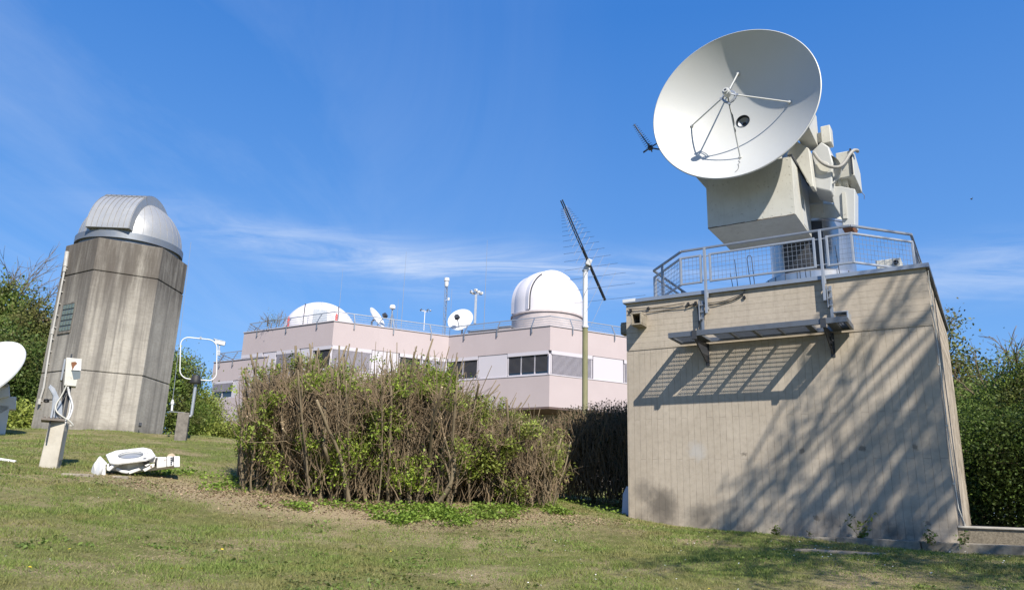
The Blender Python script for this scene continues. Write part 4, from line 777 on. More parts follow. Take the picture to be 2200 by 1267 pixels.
# ------------------------------------------------------------------ left: concrete pillar with open mount
G = facing(112, 1004, 17.0); GM = G.m; F_ = lambda x, y, Y=0: G.y(x, y, Y)
def zxs(*pts, Y=0): return [(F_(x, y, Y).x, F_(x, y, Y).z) for x, y in pts]
pl = thing('mount_pillar', 'short pale concrete pillar on the lawn with a metal plate on top', 'pillar', GM @ Vector((0, .2, -.1)), G.rz)
a, b = F_(80, 1008), F_(118, 1004); t0, t1 = F_(91, 903), F_(122, 903); zb = -.25; w = (b.x - a.x)
mb = MB(GM); x0, x1 = a.x, F_(131, 1000).x; y0 = 0; y1 = .42
sx = .02; bot = [(x0, .0, zb), (x0 + .30, -.12, zb), (x1, .10, zb), (x1 - .12, .42, zb), (x0 + .04, .4, zb)]; zt = t0.z
mb.add(bot + [(p[0] + (.05 if i in (0, 4) else .01), p[1] + .02, zt) for i, p in enumerate(bot)], [(4, 3, 2, 1, 0), (5, 6, 7, 8, 9)] + [(i, (i + 1) % 5, 5 + (i + 1) % 5, 5 + i) for i in range(5)]); mb.build('shaft', CONCL, pl, bevel=.015)
p0, p1 = F_(89, 897), F_(140, 900); mb = MB(GM); mb.box(p0.x, p1.x, -.14, .46, zt + .002, zt + .04)
for x in np.linspace(p0.x + .05, p1.x - .05, 5): mb.lathe([(.018, zt + .04), (.018, zt + .075), (0, zt + .075)], (x, -.09, 0), n=6)
mb.build('plate', paint('rusty_grey_plate', (.16, .14, .12), .7, metal=.2, dirt=.5, dcol=(.12, .06, .03), scale=8), pl, bevel=.004)
q = F_(106, 915), F_(104, 950); mb = MB(GM); mb.box(q[0].x - .012, q[0].x + .012, -.075, -.045, q[1].z, zt); mb.build('strap', DARKM, pl)
pn = MB(GM); q0, q1 = F_(118, 925), F_(140, 990); pn.add([(x0 + .315, -.125, q1.z), (x1 + .01, .09, q1.z + .03), (x1 - .0, .10, q0.z), (x0 + .32, -.115, q0.z), (x0 + .315, -.145, q1.z), (x1 + .01, .07, q1.z + .03), (x1, .08, q0.z), (x0 + .32, -.135, q0.z)], [(0, 1, 2, 3), (4, 7, 6, 5), (0, 4, 5, 1), (1, 5, 6, 2), (2, 6, 7, 3), (3, 7, 4, 0)])
pn.build('side_panel', GALVL, pl)
am_ = thing('antenna_mount', 'open grey metal mount with a white control box and loose cables on the concrete pillar', 'mount', GM @ Vector((F_(125, 897).x, .15, zt + .04)), G.rz)
mb = MB(GM); mb.prism(zxs((109, 898), (112, 868), (113, 850), (104, 832), (108, 826), (118, 834), (134, 868), (134, 898), Y=.1), .08, .12, 'y'); mb.prism(zxs((107, 898), (112, 875), (114, 850), (104, 833), (106, 830), (116, 848), (116, 876), (112, 898), Y=.02), .0, .08, 'y'); mb.build('fork_plate', GALVL, am_, bevel=.006)
mb = MB(GM); z0_, z1_ = F_(130, 897).z, F_(140, 776).z
for px in (138, 147): x = F_(px, 850, .15).x; mb.box(x - .025, x + .025, .13, .18, z0_, z1_)
mb.obox((F_(135, 860, .15).x, .1, F_(135, 860).z), (.03, .03, .85), (0, .25, 0)); mb.build('upright', DARKM, am_, bevel=.004)
bx0, bx1 = F_(141, 775, .0).x, F_(176, 775, .0).x; bz1, bz0 = F_(160, 770).z, F_(160, 830).z
mb = MB(GM); mb.prism([(bx0 + .05, bz0), (bx1 - .02, bz0), (bx1, bz1), (bx0, bz1)], -.05, .28, 'y'); cb = mb.build('control_box', CREAM, am_, bevel=.01)
mb = MB(GM); q = zxs((154, 778), (175, 776), (174, 796), (153, 795), Y=-.05); mb.prism(q, -.075, -.05, 'y'); cv = mb.build('cover_plate', WHITE, cb, bevel=.004)
mb = MB(GM); cxx, czz = (q[0][0] + q[1][0]) / 2 - .04, (q[0][1] + q[2][1]) / 2; mb.prism([(cxx - .05, czz + .07), (cxx + .02, czz + .09), (cxx + .06, czz + .06), (cxx + .02, czz - .0), (cxx - .005, czz - .09), (cxx - .03, czz + .0)], -.077, -.075, 'y'); mb.build('rust_mark', RUST, cv)
mb = MB(GM); mb.prism(zxs((154, 797), (173, 797), (172, 813), (158, 815), Y=-.05), -.056, -.052, 'y'); mb.build('cable_opening', paint('blue_grey_inside', (.12, .15, .17), .7), cb)
mb = MB(GM); mb.box(bx0 - .03, bx0, -.02, .25, bz0 + .1, bz1 - .03); mb.build('side_box', GALV, cb)
MB(GM).tube([(bx0 + .08, .1, bz1), (bx0 + .08, .1, bz1 + .1)], .015, 6).build('tip', DARKM, cb)
def cable(pts, rad, mat, Y=-.1): return MB(GM).tube(smoothpath([G.y(x, y, Y + .03 * math.sin(i)) for i, (x, y) in enumerate(pts)], 5), rad, 7).build('cable', mat, am_, smooth=True)
cable([(143, 828), (132, 850), (121, 868), (121, 882), (132, 893), (148, 903), (157, 913), (150, 914)], .013, CREAM); cable([(146, 830), (148, 845), (153, 858), (156, 875), (150, 895), (142, 905), (137, 918)], .015, WHITE, -.05); cable([(148, 835), (150, 850), (151, 870), (148, 890), (141, 903)], .013, WHITE, .0)
cable([(150, 848), (155, 868), (150, 892), (139, 910)], .012, GALVL, .05); cable([(143, 825), (137, 845), (125, 862), (120, 885), (135, 897)], .012, BLACK, .05); cable([(136, 790), (133, 830), (134, 848)], .012, BLACK, .02); cable([(120, 858), (108, 858), (98, 858)], .012, BLACK, .1); cable([(100, 857), (104, 862), (96, 862), (97, 857)], .02, BLACK, .1)

# ------------------------------------------------------------------ left edge: white dish with mount
D0 = facing(-18, 935, 27.0); DM = D0.m; dz = lambda x, y, Y=0: D0.y(x, y, Y)
sdish = thing('satellite_dish', 'large white dish cut off by the left edge of the picture, on a white mount', 'satellite dish', DM @ Vector((0, .3, -.1)), D0.rz)
cc_ = dz(-46, 802, -.3); dn = Vector((-.60, -.56, .57)).normalized(); R0 = 1.28
mb = MB(DM); pr = [(R0 * i / 12, .3 * R0 * (i / 12) ** 2) for i in range(13)]; mb.lathe(pr + [(R0 + .03, .3 * R0), (R0 + .03, .3 * R0 - .05)] + [(a, b - .05) for a, b in reversed(pr)], cc_ - dn * .35, dn, 64); mb.build('reflector', WHITE, sdish, smooth=True)
mb = MB(DM); mb.prism([(dz(x, y).x, dz(x, y).z) for x, y in ((-20, 850), (36, 850), (35, 878), (18, 878), (-20, 900))], .25, .75, 'y'); mb.prism([(dz(x, y).x, dz(x, y).z) for x, y in ((-20, 815), (20, 825), (22, 850), (-20, 860))], .1, .5, 'y'); mb.build('mount_box', WHITE, sdish, bevel=.02)
mb = MB(DM); a, b = dz(-22, 935, .4), dz(12, 935, .4); mb.prism([(a.x, -.4), (b.x, -.4), (dz(19, 880, .4).x, dz(0, 870, .4).z), (a.x, dz(0, 870, .4).z)], .25, .75, 'y'); mb.build('post', WHITE, sdish, bevel=.02)
mb = MB(DM); mb.tube([dz(8, 826, 0), dz(13, 822, 0)], .12, 12); mb.build('pivot', GALV, sdish, smooth=True)
p = atr(5, 992, 17.5); G2 = Frame((p.x, p.y, g1(p.x, p.y)), R(20)); mb = MB(G2.m); mb.obox((-.25, 0, .05), (.95, .09, .05), (0, R(7), 0)); mb.obox((-.5, .05, .03), (.2, .2, .06))
solo(mb, 'white_board', WHITE, 'white board lying in the grass at the far left edge', 'board', G2.o, G2.rz, bevel=.01)

# ------------------------------------------------------------------ scrap mount lying on the lawn
SGp = atr(290, 1020, 16.3); SG = Frame((SGp.x, SGp.y, g1(SGp.x, SGp.y)), -math.atan2(SGp.x, SGp.y)); M0 = SG.m; s_ = lambda x, y, Y=0: SG.y(x, y, Y)
def sxz(*q, Y=0): return [(s_(x, y, Y).x, s_(x, y, Y).z) for x, y in q]
zq = lambda x, y: (180 + x * .1, 940 + y * .1)         # zoomed crop to photo pixels
def sq(*q, Y=0): return sxz(*[zq(*p) for p in q], Y=Y)
sm = thing('discarded_mount', 'discarded white telescope mount lying on its side in the grass', 'mount', M0 @ Vector((0, .2, 0)), SG.rz)
pc = s_(*zq(1010, 370), .25); tilt = Matrix.Translation(pc) @ Matrix.Rotation(R(20), 4, 'X') @ Matrix.Rotation(R(-7), 4, 'Y') @ Matrix.Rotation(R(12), 4, 'Z')
oct_ = [(-.30, -.40), (.22, -.40), (.40, -.22), (.40, .22), (.30, .40), (-.20, .40), (-.40, .22), (-.40, -.30)]; n8 = 40
mb = MB(M0 @ tilt); cir = [(.205 * math.cos(2 * math.pi * k / n8), .205 * math.sin(2 * math.pi * k / n8)) for k in range(n8)]
def edge(ang):                                      # point on the octagon outline at an angle
    d = (math.cos(ang), math.sin(ang)); best_ = 9
    for i in range(8):
        a, b = oct_[i], oct_[(i + 1) % 8]; ex, ey = b[0] - a[0], b[1] - a[1]; den = d[0] * ey - d[1] * ex
        if abs(den) < 1e-9: continue
        t = (a[0] * ey - a[1] * ex) / den; s2 = (a[0] * d[1] - a[1] * d[0]) / den
        if t > 0 and -1e-6 <= s2 <= 1 + 1e-6: best_ = min(best_, t)
    return (d[0] * best_, d[1] * best_)
ou = [edge(2 * math.pi * k / n8) for k in range(n8)]; vs = [(*p, z) for z in (0, -.03) for p in ou] + [(*p, z) for z in (0, -.03) for p in cir]
fs = []
for k in range(n8): j = (k + 1) % n8; fs += [(k, j, 2 * n8 + j, 2 * n8 + k), (n8 + k, 3 * n8 + k, 3 * n8 + j, n8 + j), (k, n8 + k, n8 + j, j), (2 * n8 + k, 2 * n8 + j, 3 * n8 + j, 3 * n8 + k)]
mb.add(vs, fs); mb.build('flange', WHITECHIP, sm, bevel=.004)
mb = MB(M0 @ tilt); mb.lathe([(.207, .002), (.212, .008), (.218, .002), (.212, -.002)], n=40, closed=True); mb.build('flange_seal', DARKM, sm)
mb = MB(M0 @ tilt); mb.lathe([(0, -.045), (.203, -.045), (.203, -.03)], n=40); mb.build('cover_disc', GALVL, sm, smooth=True)
mb = MB(M0 @ tilt); mb.lathe([(.30, -.031), (.28, -.22), (.22, -.30), (0, -.30)], n=10); mb.build('hub', CREAM, sm)
mb = MB(M0); mb.prism(sq((560, 560), (760, 560), (960, 700), (1200, 620), (1560, 540), (2060, 400), (2060, 620), (1700, 680), (1300, 720), (960, 790), (560, 690), Y=.2), .12, .40, 'y'); mb.build('arm', WHITECHIP, sm, bevel=.02)
mb = MB(M0); mb.prism(sq((940, 720), (1180, 640), (1230, 690), (980, 780), Y=.05), .02, .1, 'y'); mb.prism(sq((1260, 680), (1500, 560), (1560, 600), (1310, 730), Y=.05), .0, .1, 'y'); mb.prism(sq((1340, 620), (1440, 560), (1380, 560), (1300, 590), Y=.0), -.03, .08, 'y'); mb.build('arm_rib', WHITECHIP, sm, bevel=.008)
mb = MB(M0); mb.prism(sq((1570, 410), (1780, 410), (1780, 630), (1560, 660), Y=.0), -.02, .3, 'y'); mb.prism(sq((1320, 420), (1580, 400), (1580, 520), (1340, 540), Y=.15), .15, .35, 'y'); mb.build('gear_case', WHITECHIP, sm, bevel=.02)
mb = MB(M0); mb.prism(sq((1790, 400), (1930, 400), (1930, 600), (1790, 620), Y=-.03), -.03, .28, 'y'); mb.prism(sq((1940, 395), (2065, 395), (2065, 625), (1940, 630), Y=-.06), -.06, .26, 'y'); hb = mb.build('end_box', WHITE, sm, bevel=.01)
mb = MB(M0)
for y in (430, 475, 520, 565): q = s_(*zq(1880, y), -.03); mb.obox((q.x, -.035, q.z), (.03, .012, .025))
q = s_(*zq(1920, 430), -.03); mb.obox((q.x, -.036, q.z - .02), (.03, .014, .08)); mb.build('bolt', DARKM, hb)
mb = MB(M0); mb.lathe([(.05, -.1), (.05, .02), (.03, .05), (0, .05)], s_(*zq(1310, 490), .0), (-.4, -.8, .2), 16); mb.lathe([(.06, 0), (.08, 0), (.08, .03), (.06, .03)], s_(*zq(1540, 520), -.02), (1, -.2, 0), 20, closed=True); mb.build('knob', BLACK, sm, smooth=True)
mb = MB(M0); mb.prism(sq((1780, 400), (1830, 350), (1900, 330), (1960, 370), (1970, 400), Y=.3), .28, .31, 'y'); mb.build('stained_plate', paint('stained_tan_plate', (.42, .33, .24), .7, dirt=.4), sm)
mb = MB(M0); mb.prism(sq((230, 560), (320, 420), (360, 395), (500, 540), (500, 580), (300, 600), Y=.1), .0, .22, 'y'); mb.prism(sq((215, 560), (265, 575), (265, 840), (235, 800), Y=.0), -.02, .3, 'y'); mb.prism(sq((330, 600), (400, 570), (470, 570), (470, 800), (330, 830), Y=-.06), -.08, .0, 'y'); mb.prism(sq((480, 560), (560, 550), (560, 720), (490, 700), Y=.05), .05, .3, 'y'); mb.build('fork', WHITECHIP, sm, bevel=.012)
mb = MB(M0); mb.lathe([(.0, -.03), (.15, -.03), (.17, 0), (.17, .03), (0, .05)], s_(*zq(290, 690), .02), (-.9, -.45, .05), 28); mb.build('end_disc', WHITE, sm, smooth=True)
mb = MB(M0); mb.tube([s_(*zq(530, 690), -.05), s_(*zq(640, 600), -.05), s_(*zq(790, 560), .05)], .035, 10); mb.tube([s_(*zq(700, 660), .0), s_(*zq(820, 720), .0), s_(*zq(950, 740), .0)], .03, 8); mb.build('strut', WHITE, sm, smooth=True)
for px, L_, lab in ((172, .3, 'low weathered concrete slab edge in the grass left of the discarded mount'), (262, .16, 'small pale concrete slab under the middle of the discarded mount')):
    p = atr(px, 1027 if px < 200 else 1025, 16.0); z = g1(p.x, p.y); mb = MB(Matrix.Translation((p.x, p.y, z)) @ Matrix.Rotation(SG.rz, 4, 'Z')); mb.box(-L_, L_ * .7, -.1, .2, -.2, .035); solo(mb, 'concrete_slab', CONC, lab, 'slab', (p.x, p.y, z), SG.rz, bevel=.02)

# ------------------------------------------------------------------ stump, loop antenna, whip by the tower
Kp = atr(389, 946, 28.5); KF = Frame((Kp.x, Kp.y, g1(Kp.x, Kp.y)), -math.atan2(Kp.x, Kp.y)); KM = KF.m; k_ = lambda x, y, Y=0: KF.y(x, y, Y)
mb = MB(KM); a, b, t = k_(374, 940), k_(401, 940), k_(390, 886); mb.prism([(a.x, -.15), (b.x, .16)] and [(a.x + .0, -.2), (b.x - .02, -.2), (b.x + .02, .25), (a.x + .04, .25)], -.3, t.z); solo(mb, 'concrete_post', CONCD, 'short weathered concrete post in the grass right of the hexagonal tower', 'post', KM @ Vector((0, 0, -.1)), KF.rz, bevel=.02)
la = thing('loop_antenna', 'white rounded square loop antenna on a pipe with a black cap, right of the tower', 'antenna', KM @ Vector((b.x, 0, t.z - .3)), KF.rz)
L0, L1, L2, L3 = k_(388, 727, -.05), k_(469, 731, -.05), k_(463, 812, -.05), k_(386, 812, -.05); x0, x1, z0, z1 = (L0.x + L3.x) / 2, (L1.x + L2.x) / 2, L3.z, L1.z
pts = []
for cx_, cz_, a0 in ((x1 - .28, z1 - .28, 0), (x0 + .28, z1 - .28, 90), (x0 + .28, z0 + .28, 180), (x1 - .28, z0 + .28, 270)):
    for k in range(7): a = R(a0 + 15 * k); pts.append((cx_ + .28 * math.cos(a) + .06 * ((cz_ - z0) / (z1 - z0) - .5) * 0, -.05, cz_ + .28 * math.sin(a)))
pts.append(pts[0]); sk = (L0.x - L3.x); pts = [(x + sk * ((z - z0) / (z1 - z0) - .5), y, z) for x, y, z in pts]
mb = MB(KM); mb.tube(pts, .019, 10, cap=False); mb.build('loop', WHITE, la, smooth=True)
q = k_(422, 806, -.05); mb = MB(KM); mb.lathe([(0, 0), (.11, 0), (.13, -.02), (.2, -.26), (.19, -.29), (0, -.29)], (q.x, -.05, q.z), n=20); mb.build('base_cap', BLACK, la, smooth=True)
r0, r1 = k_(421, 822, -.05), k_(411, 895, -.05); mb = MB(KM); mb.tube([(r0.x, -.05, r0.z), (r1.x, -.05, r1.z + .08), (r1.x - .03, -.05, r1.z + .02), (b.x - .05, -.05, r1.z)], .055, 12); mb.build('pipe', GALVL, la, smooth=True)
m0 = k_(431, 726, -.05); MB(KM).obox((m0.x, -.05, m0.z), (.06, .08, .09)).build('joint', GALV, la)
wa_ = thing('whip_antenna', 'hair-thin tall whip antenna with white insulator just right of the tower', 'antenna', KM @ Vector((k_(369, 880).x, 0, k_(369, 880).z)), KF.rz)
w0, w1, w2 = k_(369, 882), k_(371, 858), k_(410.5, 520); mb = MB(KM); mb.tube([w1, w2], [.009, .006], 5); mb.build('rod', GALVL, wa_); mb = MB(KM); mb.tube([w0, w1], .035, 8); mb.tube([k_(370, 868), k_(371, 862)], .055, 8); mb.build('insulator', WHITE, wa_, smooth=True)
mb = MB(KM); mb.bar((w0.x - .1, 0, t.z + .01), (a.x + .2 if False else b.x - .2, 0, t.z + .012), .05, .02); mb.tube([w0, (w0.x, 0, t.z)], .015, 6); mb.build('bracket', GALV, wa_)
# tiny insect in the sky
p = atr(2087, 428, 6.0); mb = MB(Matrix.Translation(p) @ Matrix.Rotation(.5, 4, 'Z')); mb.tube([(-.010, 0, 0), (-.004, 0, .001), (.004, 0, .002), (.011, 0, .0)], [.002, .0045, .0055, .001], 8); ins = thing('flying_insect', 'tiny dark insect flying in the blue sky right of the big dish', 'insect', p)
ob = mb.build('body', BLACK, ins, smooth=True); mb = MB(Matrix.Translation(p) @ Matrix.Rotation(.5, 4, 'Z')); mb.add([(0, 0, .003), (.004, .012, .010), (-.006, .014, .009), (0, 0, .003), (.004, -.012, .010), (-.006, -.014, .009)], [(0, 1, 2), (3, 5, 4)]); mb.build('wing', GALV, ins)

# ------------------------------------------------------------------ vegetation helpers
def vnoise(x, y, sc, seed=0):
    r = np.random.default_rng(seed); T = r.random((128, 128)); x = np.asarray(x) / sc + 37.3; y = np.asarray(y) / sc + 51.7; xi = np.floor(x).astype(int); yi = np.floor(y).astype(int); fx = x - xi; fy = y - yi; fx = fx * fx * (3 - 2 * fx); fy = fy * fy * (3 - 2 * fy)
    g = lambda a, b: T[a % 128, b % 128]
    return (g(xi, yi) * (1 - fx) + g(xi + 1, yi) * fx) * (1 - fy) + (g(xi, yi + 1) * (1 - fx) + g(xi + 1, yi + 1) * fx) * fy
def unit(a): return a / np.maximum(np.linalg.norm(a, axis=1, keepdims=True), 1e-9)
def leafquads(C, size, wid=.5, flat=0.0, curl=.25):
    n = len(C); d = unit(RNG.normal(size=(n, 3)) * np.array([1, 1, 1 - flat * .8])); t = RNG.normal(size=(n, 3)); t[:, 2] *= 1 - flat; w = unit(np.cross(d, np.cross(d, t) + 1e-6)) if flat == 0 else unit(np.cross(np.array([0, 0, 1.]) + RNG.normal(size=(n, 3)) * .45, d))
    nr = np.cross(d, w); s = (size * RNG.uniform(.6, 1.3, n))[:, None]
    V = np.empty((n, 4, 3)); V[:, 0] = C - d * s * .5; V[:, 1] = C + w * s * wid * .5 + nr * s * curl * .3; V[:, 2] = C + d * s * .5 - nr * s * curl * .3; V[:, 3] = C - w * s * wid * .5 + nr * s * curl * .3
    return V.reshape(-1, 3), np.arange(n * 4).reshape(n, 4)
def tubes(paths, n=4):                              # many thin branches in one mesh: list of (pts (m,3), radii (m))
    VS, FS, k = [], [], 0; ang = np.arange(n) * 2 * np.pi / n; ca, sa_ = np.cos(ang), np.sin(ang)
    for P, rad in paths:
        P = np.asarray(P, float); m = len(P); d = np.gradient(P, axis=0); d = unit(d); ref = np.array([.31, .2, .93]) if abs(d[0][2]) < .9 else np.array([1., .1, 0]); u = unit(np.cross(d, ref)); w = np.cross(d, u)
        VS.append((P[:, None] + (u[:, None] * ca[None, :, None] + w[:, None] * sa_[None, :, None]) * np.asarray(rad)[:, None, None]).reshape(-1, 3))
        i = np.arange(m - 1)[:, None] * n; j = np.arange(n)[None]; a = i + j; b = i + (j + 1) % n; FS.append((np.stack([a, b, b + n, a + n], -1).reshape(-1, 4)) + k); k += m * n
        if n >= 4: FS.append(np.array([[k - n, k - n + 1, k - n + 2, k - n + 3]]) if n == 4 else np.array([[k - n, k - n + 1, k - n + 2, k - n + 3], [k - n + 3, k - n + 4, k - n + 5 if n > 5 else k - n, k - n]]))
    return np.concatenate(VS), np.concatenate(FS)
def wander(p, d, L, m=6, wob=.12, up=0.0):
    p = np.array(p, float); d = np.array(d, float); d /= np.linalg.norm(d); out = [p.copy()]
    for _ in range(m - 1): d = d + RNG.normal(size=3) * wob + np.array([0, 0, up]); d /= np.linalg.norm(d); p = p + d * L / (m - 1); out.append(p.copy())
    return np.array(out)
BARK = bark_mat('grey_brown_bark', (.08, .06, .038), (.185, .148, .095)); TWIGM = bark_mat('twig_bark', (.095, .066, .041), (.215, .160, .100), 14); CUT = paint('fresh_cut_wood', (.55, .42, .26), .8, dirt=.3, dcol=(.3, .2, .1), scale=20)
def tree(name, label, base, trunk_h, blobs, nleaf, lsize, mat, group=None, trunk_r=.16, clump=.35, per=28, bare=None, flat=0.0, wid=.55, cat='tree', limbs=True, shell=.45):
    base = np.array(base, float); t = thing(name, label, cat, tuple(base), 0, group); paths = []; top = base + np.array([0, 0, trunk_h])
    P = wander(base - [0, 0, .3], (RNG.normal() * .05, RNG.normal() * .05, 1), trunk_h + .3, 6, .04); paths.append((P, np.linspace(trunk_r, trunk_r * .6, 6)))
    ws = np.array([b[1][0] * b[1][1] * b[1][2] for b in blobs]) ** .67; ws /= ws.sum(); C = []
    for (c, r), w in zip(blobs, ws):
        c = np.array(c, float); r = np.array(r, float)
        if limbs:
            a = P[-1]; mid_ = a * .5 + c * .5 + RNG.normal(size=3) * .2 * r.mean(); tt = np.linspace(0, 1, 6)[:, None]; Q_ = a * (1 - tt) ** 2 + 2 * mid_ * tt * (1 - tt) + c * tt ** 2; paths.append((Q_, np.linspace(trunk_r * .55, trunk_r * .15, 6)))
        nc = max(3, int(nleaf * w / per)); d = unit(RNG.normal(size=(nc, 3))); rad = RNG.uniform(shell, 1.0, nc) ** .6; cc = c + d * r * rad[:, None] * (1 + .22 * RNG.normal(size=(nc, 1)))
        if limbs:
            for q in cc[:: max(1, len(cc) // 26)]: paths.append((wander(c, q - c, np.linalg.norm(q - c) * 1.05, 5, .12), np.linspace(trunk_r * .16, trunk_r * .03 + .004, 5)))
        L = np.repeat(cc, per, 0) + RNG.normal(size=(nc * per, 3)) * clump * RNG.uniform(.5, 1.3, (nc * per, 1)) * np.array([1, 1, .75]); C.append(L)
    if bare:
        for p0, d, L, k in bare:
            for _ in range(k):
                q = wander(np.array(p0) + RNG.normal(size=3) * .15, np.array(d) + RNG.normal(size=3) * .38, L * RNG.uniform(.6, 1.1), 8, .10); paths.append((q, np.linspace(.032, .008, 8)))
                for s in range(2, 8):
                    for _2 in range(2): paths.append((wander(q[s], (q[s] - q[s - 1]) + RNG.normal(size=3) * .35 * L / 7, L * .28, 4, .15), np.linspace(.012, .005, 4)))
    V, F = tubes(paths, 4); fast('trunk', V, F, BARK, t); C = np.concatenate(C); V, F = leafquads(C, lsize, wid, flat); fast('crown', V, F, mat, t); return t
LGREEN = leaf_mat('mid_green_leaves', (.085, .145, .027), (.21, .28, .06), (.15, .165, .05)); LDARK = leaf_mat('dark_green_leaves', (.05, .095, .022), (.135, .195, .045), (.12, .125, .038)); LFRESH = leaf_mat('fresh_yellow_green_leaves', (.15, .20, .034), (.33, .37, .08), (.22, .23, .06))
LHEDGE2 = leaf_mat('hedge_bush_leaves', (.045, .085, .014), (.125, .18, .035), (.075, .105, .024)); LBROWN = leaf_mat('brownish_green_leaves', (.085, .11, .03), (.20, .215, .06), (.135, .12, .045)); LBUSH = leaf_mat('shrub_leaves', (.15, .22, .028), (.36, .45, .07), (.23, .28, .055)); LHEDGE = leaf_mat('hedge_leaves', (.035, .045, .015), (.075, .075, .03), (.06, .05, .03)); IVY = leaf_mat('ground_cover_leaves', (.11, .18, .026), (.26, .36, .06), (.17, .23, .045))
def zat(px, py, r): p = atr(px, py, r); return np.array([p.x, p.y, p.z])
def blob(px, py, r, rx, rz, ry=None): return (zat(px, py, r), (rx, ry or rx, rz))
def gb(px, r): p = atr(px, 900, r); return (p.x, p.y, g1(p.x, p.y))

# trees behind the tower, left
G_L = 'trees behind the tower at the left'
tree('bare_topped_tree', 'tall tree with thin bare branches at its top, left of the hexagonal tower', gb(25, 44), 5.5, [blob(8, 668, 44, 1.2, 1.1), blob(8, 730, 44, 1.8, 1.6), blob(20, 800, 44, 2.4, 2.4), blob(-25, 665, 44, 1.7, 1.5)], 22000, .17, LGREEN, G_L, .22, .42, bare=[(zat(30, 660, 44), (.3, 0, 1), 2.9, 7), (zat(8, 650, 44), (.1, 0, 1), 2.2, 4), (zat(70, 665, 44), (.5, 0, 1), 2.0, 4)])
tree('evergreen_tree', 'dark brownish evergreen tree close beside the left edge of the hexagonal tower', gb(88, 41), 6, [blob(74, 686, 41, .8, .9), blob(92, 750, 41, 1.4, 1.5), blob(75, 820, 41, 1.7, 1.7), blob(100, 880, 41, 1.7, 1.5)], 24000, .15, LBROWN, G_L, .2, .36)
tree('broadleaf_tree', 'dark green dense tree filling the gap behind the white dish at the left edge', gb(5, 38), 3.5, [blob(10, 850, 38, 1.9, 1.9), blob(50, 880, 38, 1.4, 1.2), blob(-30, 820, 38, 2.2, 2.4), blob(40, 800, 38, 1.5, 1.5)], 26000, .14, LDARK, G_L, .2, .38)
tree('round_shrub', 'fresh green low shrub between the white dish and the tower', gb(48, 34), .6, [blob(45, 900, 34, .8, .55), blob(30, 912, 34, .7, .4)], 3500, .14, LFRESH, None, .06, .25, cat='shrub')
# between tower and pink building
G_M = 'trees between the tower and the pink building'
tree('young_tree', 'sunny green tree rising right beside the tower behind the loop antenna', gb(390, 44), 4, [blob(388, 810, 44, 1.0, 1.2), blob(380, 870, 44, 1.5, 1.5), blob(375, 790, 44, .8, .8), blob(400, 910, 44, 1.5, 1.2)], 15000, .14, LGREEN, G_M, .16, .35, bare=[(zat(390, 800, 44), (.3, 0, .8), 1.3, 4)])
tree('young_tree', 'yellowish green tree behind the black-capped pipe, next to the wing of the pink building', gb(428, 47), 3, [blob(425, 885, 47, 1.1, 1.1), blob(418, 915, 47, 1.3, .9), blob(436, 870, 47, .6, .8)], 12000, .14, LFRESH, G_M, .14, .35)
tree('round_shrub', 'bright green bush under the overhang of the low pink wing', gb(478, 43), .5, [blob(475, 932, 43, .9, .5), blob(490, 928, 43, .6, .45)], 2500, .15, LFRESH, None, .05, .25, cat='shrub')
tree('dark_shrub', 'dark bush in the shade under the low pink wing', gb(452, 52), .8, [blob(455, 918, 52, .9, .7), blob(465, 925, 52, .8, .6)], 2500, .17, LDARK, None, .06, .3, cat='shrub')
tree('roof_shrub', 'leafless potted shrub on the far left corner of the pink roof', tuple(zat(583, 700, 51)[:2]) + (Zt,), .4, [blob(585, 686, 51, .5, .35)], 220, .08, LBROWN, None, .03, .25, bare=[(zat(575, 700, 51), (0, 0, 1), 1.0, 3), (zat(598, 697, 51), (0, 0, 1), 1.15, 3)], cat='shrub')
# right side
G_R = 'trees and tall shrubs right of the concrete block'
tree('reddish_tree', 'tree with brownish spring leaves directly behind the right edge of the concrete block', gb(2030, 32), 4.5, [blob(2020, 720, 32, .8, .8), blob(2035, 780, 32, 1.3, .9), blob(2010, 840, 32, 2.0, 1.5), blob(2070, 850, 32, 1.2, 1.0)], 9000, .14, LBROWN, G_R, .18, .32, bare=[(zat(2030, 740, 32), (.2, 0, 1), 1.2, 4)])
tree('leafy_tree', 'mid green tree between the reddish tree and the tall shoots at the right', gb(2085, 29), 3.5, [blob(2075, 900, 29, 1.3, 1.1), blob(2105, 870, 29, .9, .7), blob(2060, 960, 29, 1.5, 1.4), blob(2110, 960, 29, 1.5, 1.3)], 24000, .09, LGREEN, G_R, .16, .3)
tree('tall_shrub', 'tall leafy shrub with upright bare shoots at the right edge of the picture', gb(2190, 26), 2.5, [blob(2185, 860, 26, .9, .8), blob(2150, 900, 26, 1.0, .7), blob(2215, 830, 26, .9, 1.0), blob(2190, 950, 26, 1.5, 1.1)], 24000, .09, LGREEN, G_R, .12, .26, bare=[(zat(2130, 880, 26), (0, 0, 1), 1.7, 5), (zat(2160, 860, 26), (0, 0, 1), 1.6, 4), (zat(2200, 820, 26), (0, 0, 1), 1.5, 5)], cat='shrub')
for i, (px, r, lab) in enumerate(((2070, 24.5, 'dark hedge bush close to the lower right corner of the concrete block'), (2150, 23, 'dark hedge bush behind the kerb in the middle of the right-hand hedge'), (2250, 22, 'dark hedge bush cut off by the right edge of the picture'))):
    tree('hedge_bush', lab, gb(px, r), .8, [blob(px, 1085, r, 1.0, .9), blob(px + 15, 1010, r, 1.1, 1.0), blob(px - 20, 960, r, .9, .7), blob(px + 30, 930, r + .4, .8, .6)], 22000, .085, LHEDGE2, 'dark hedge along the right side', .08, .28, cat='hedge')
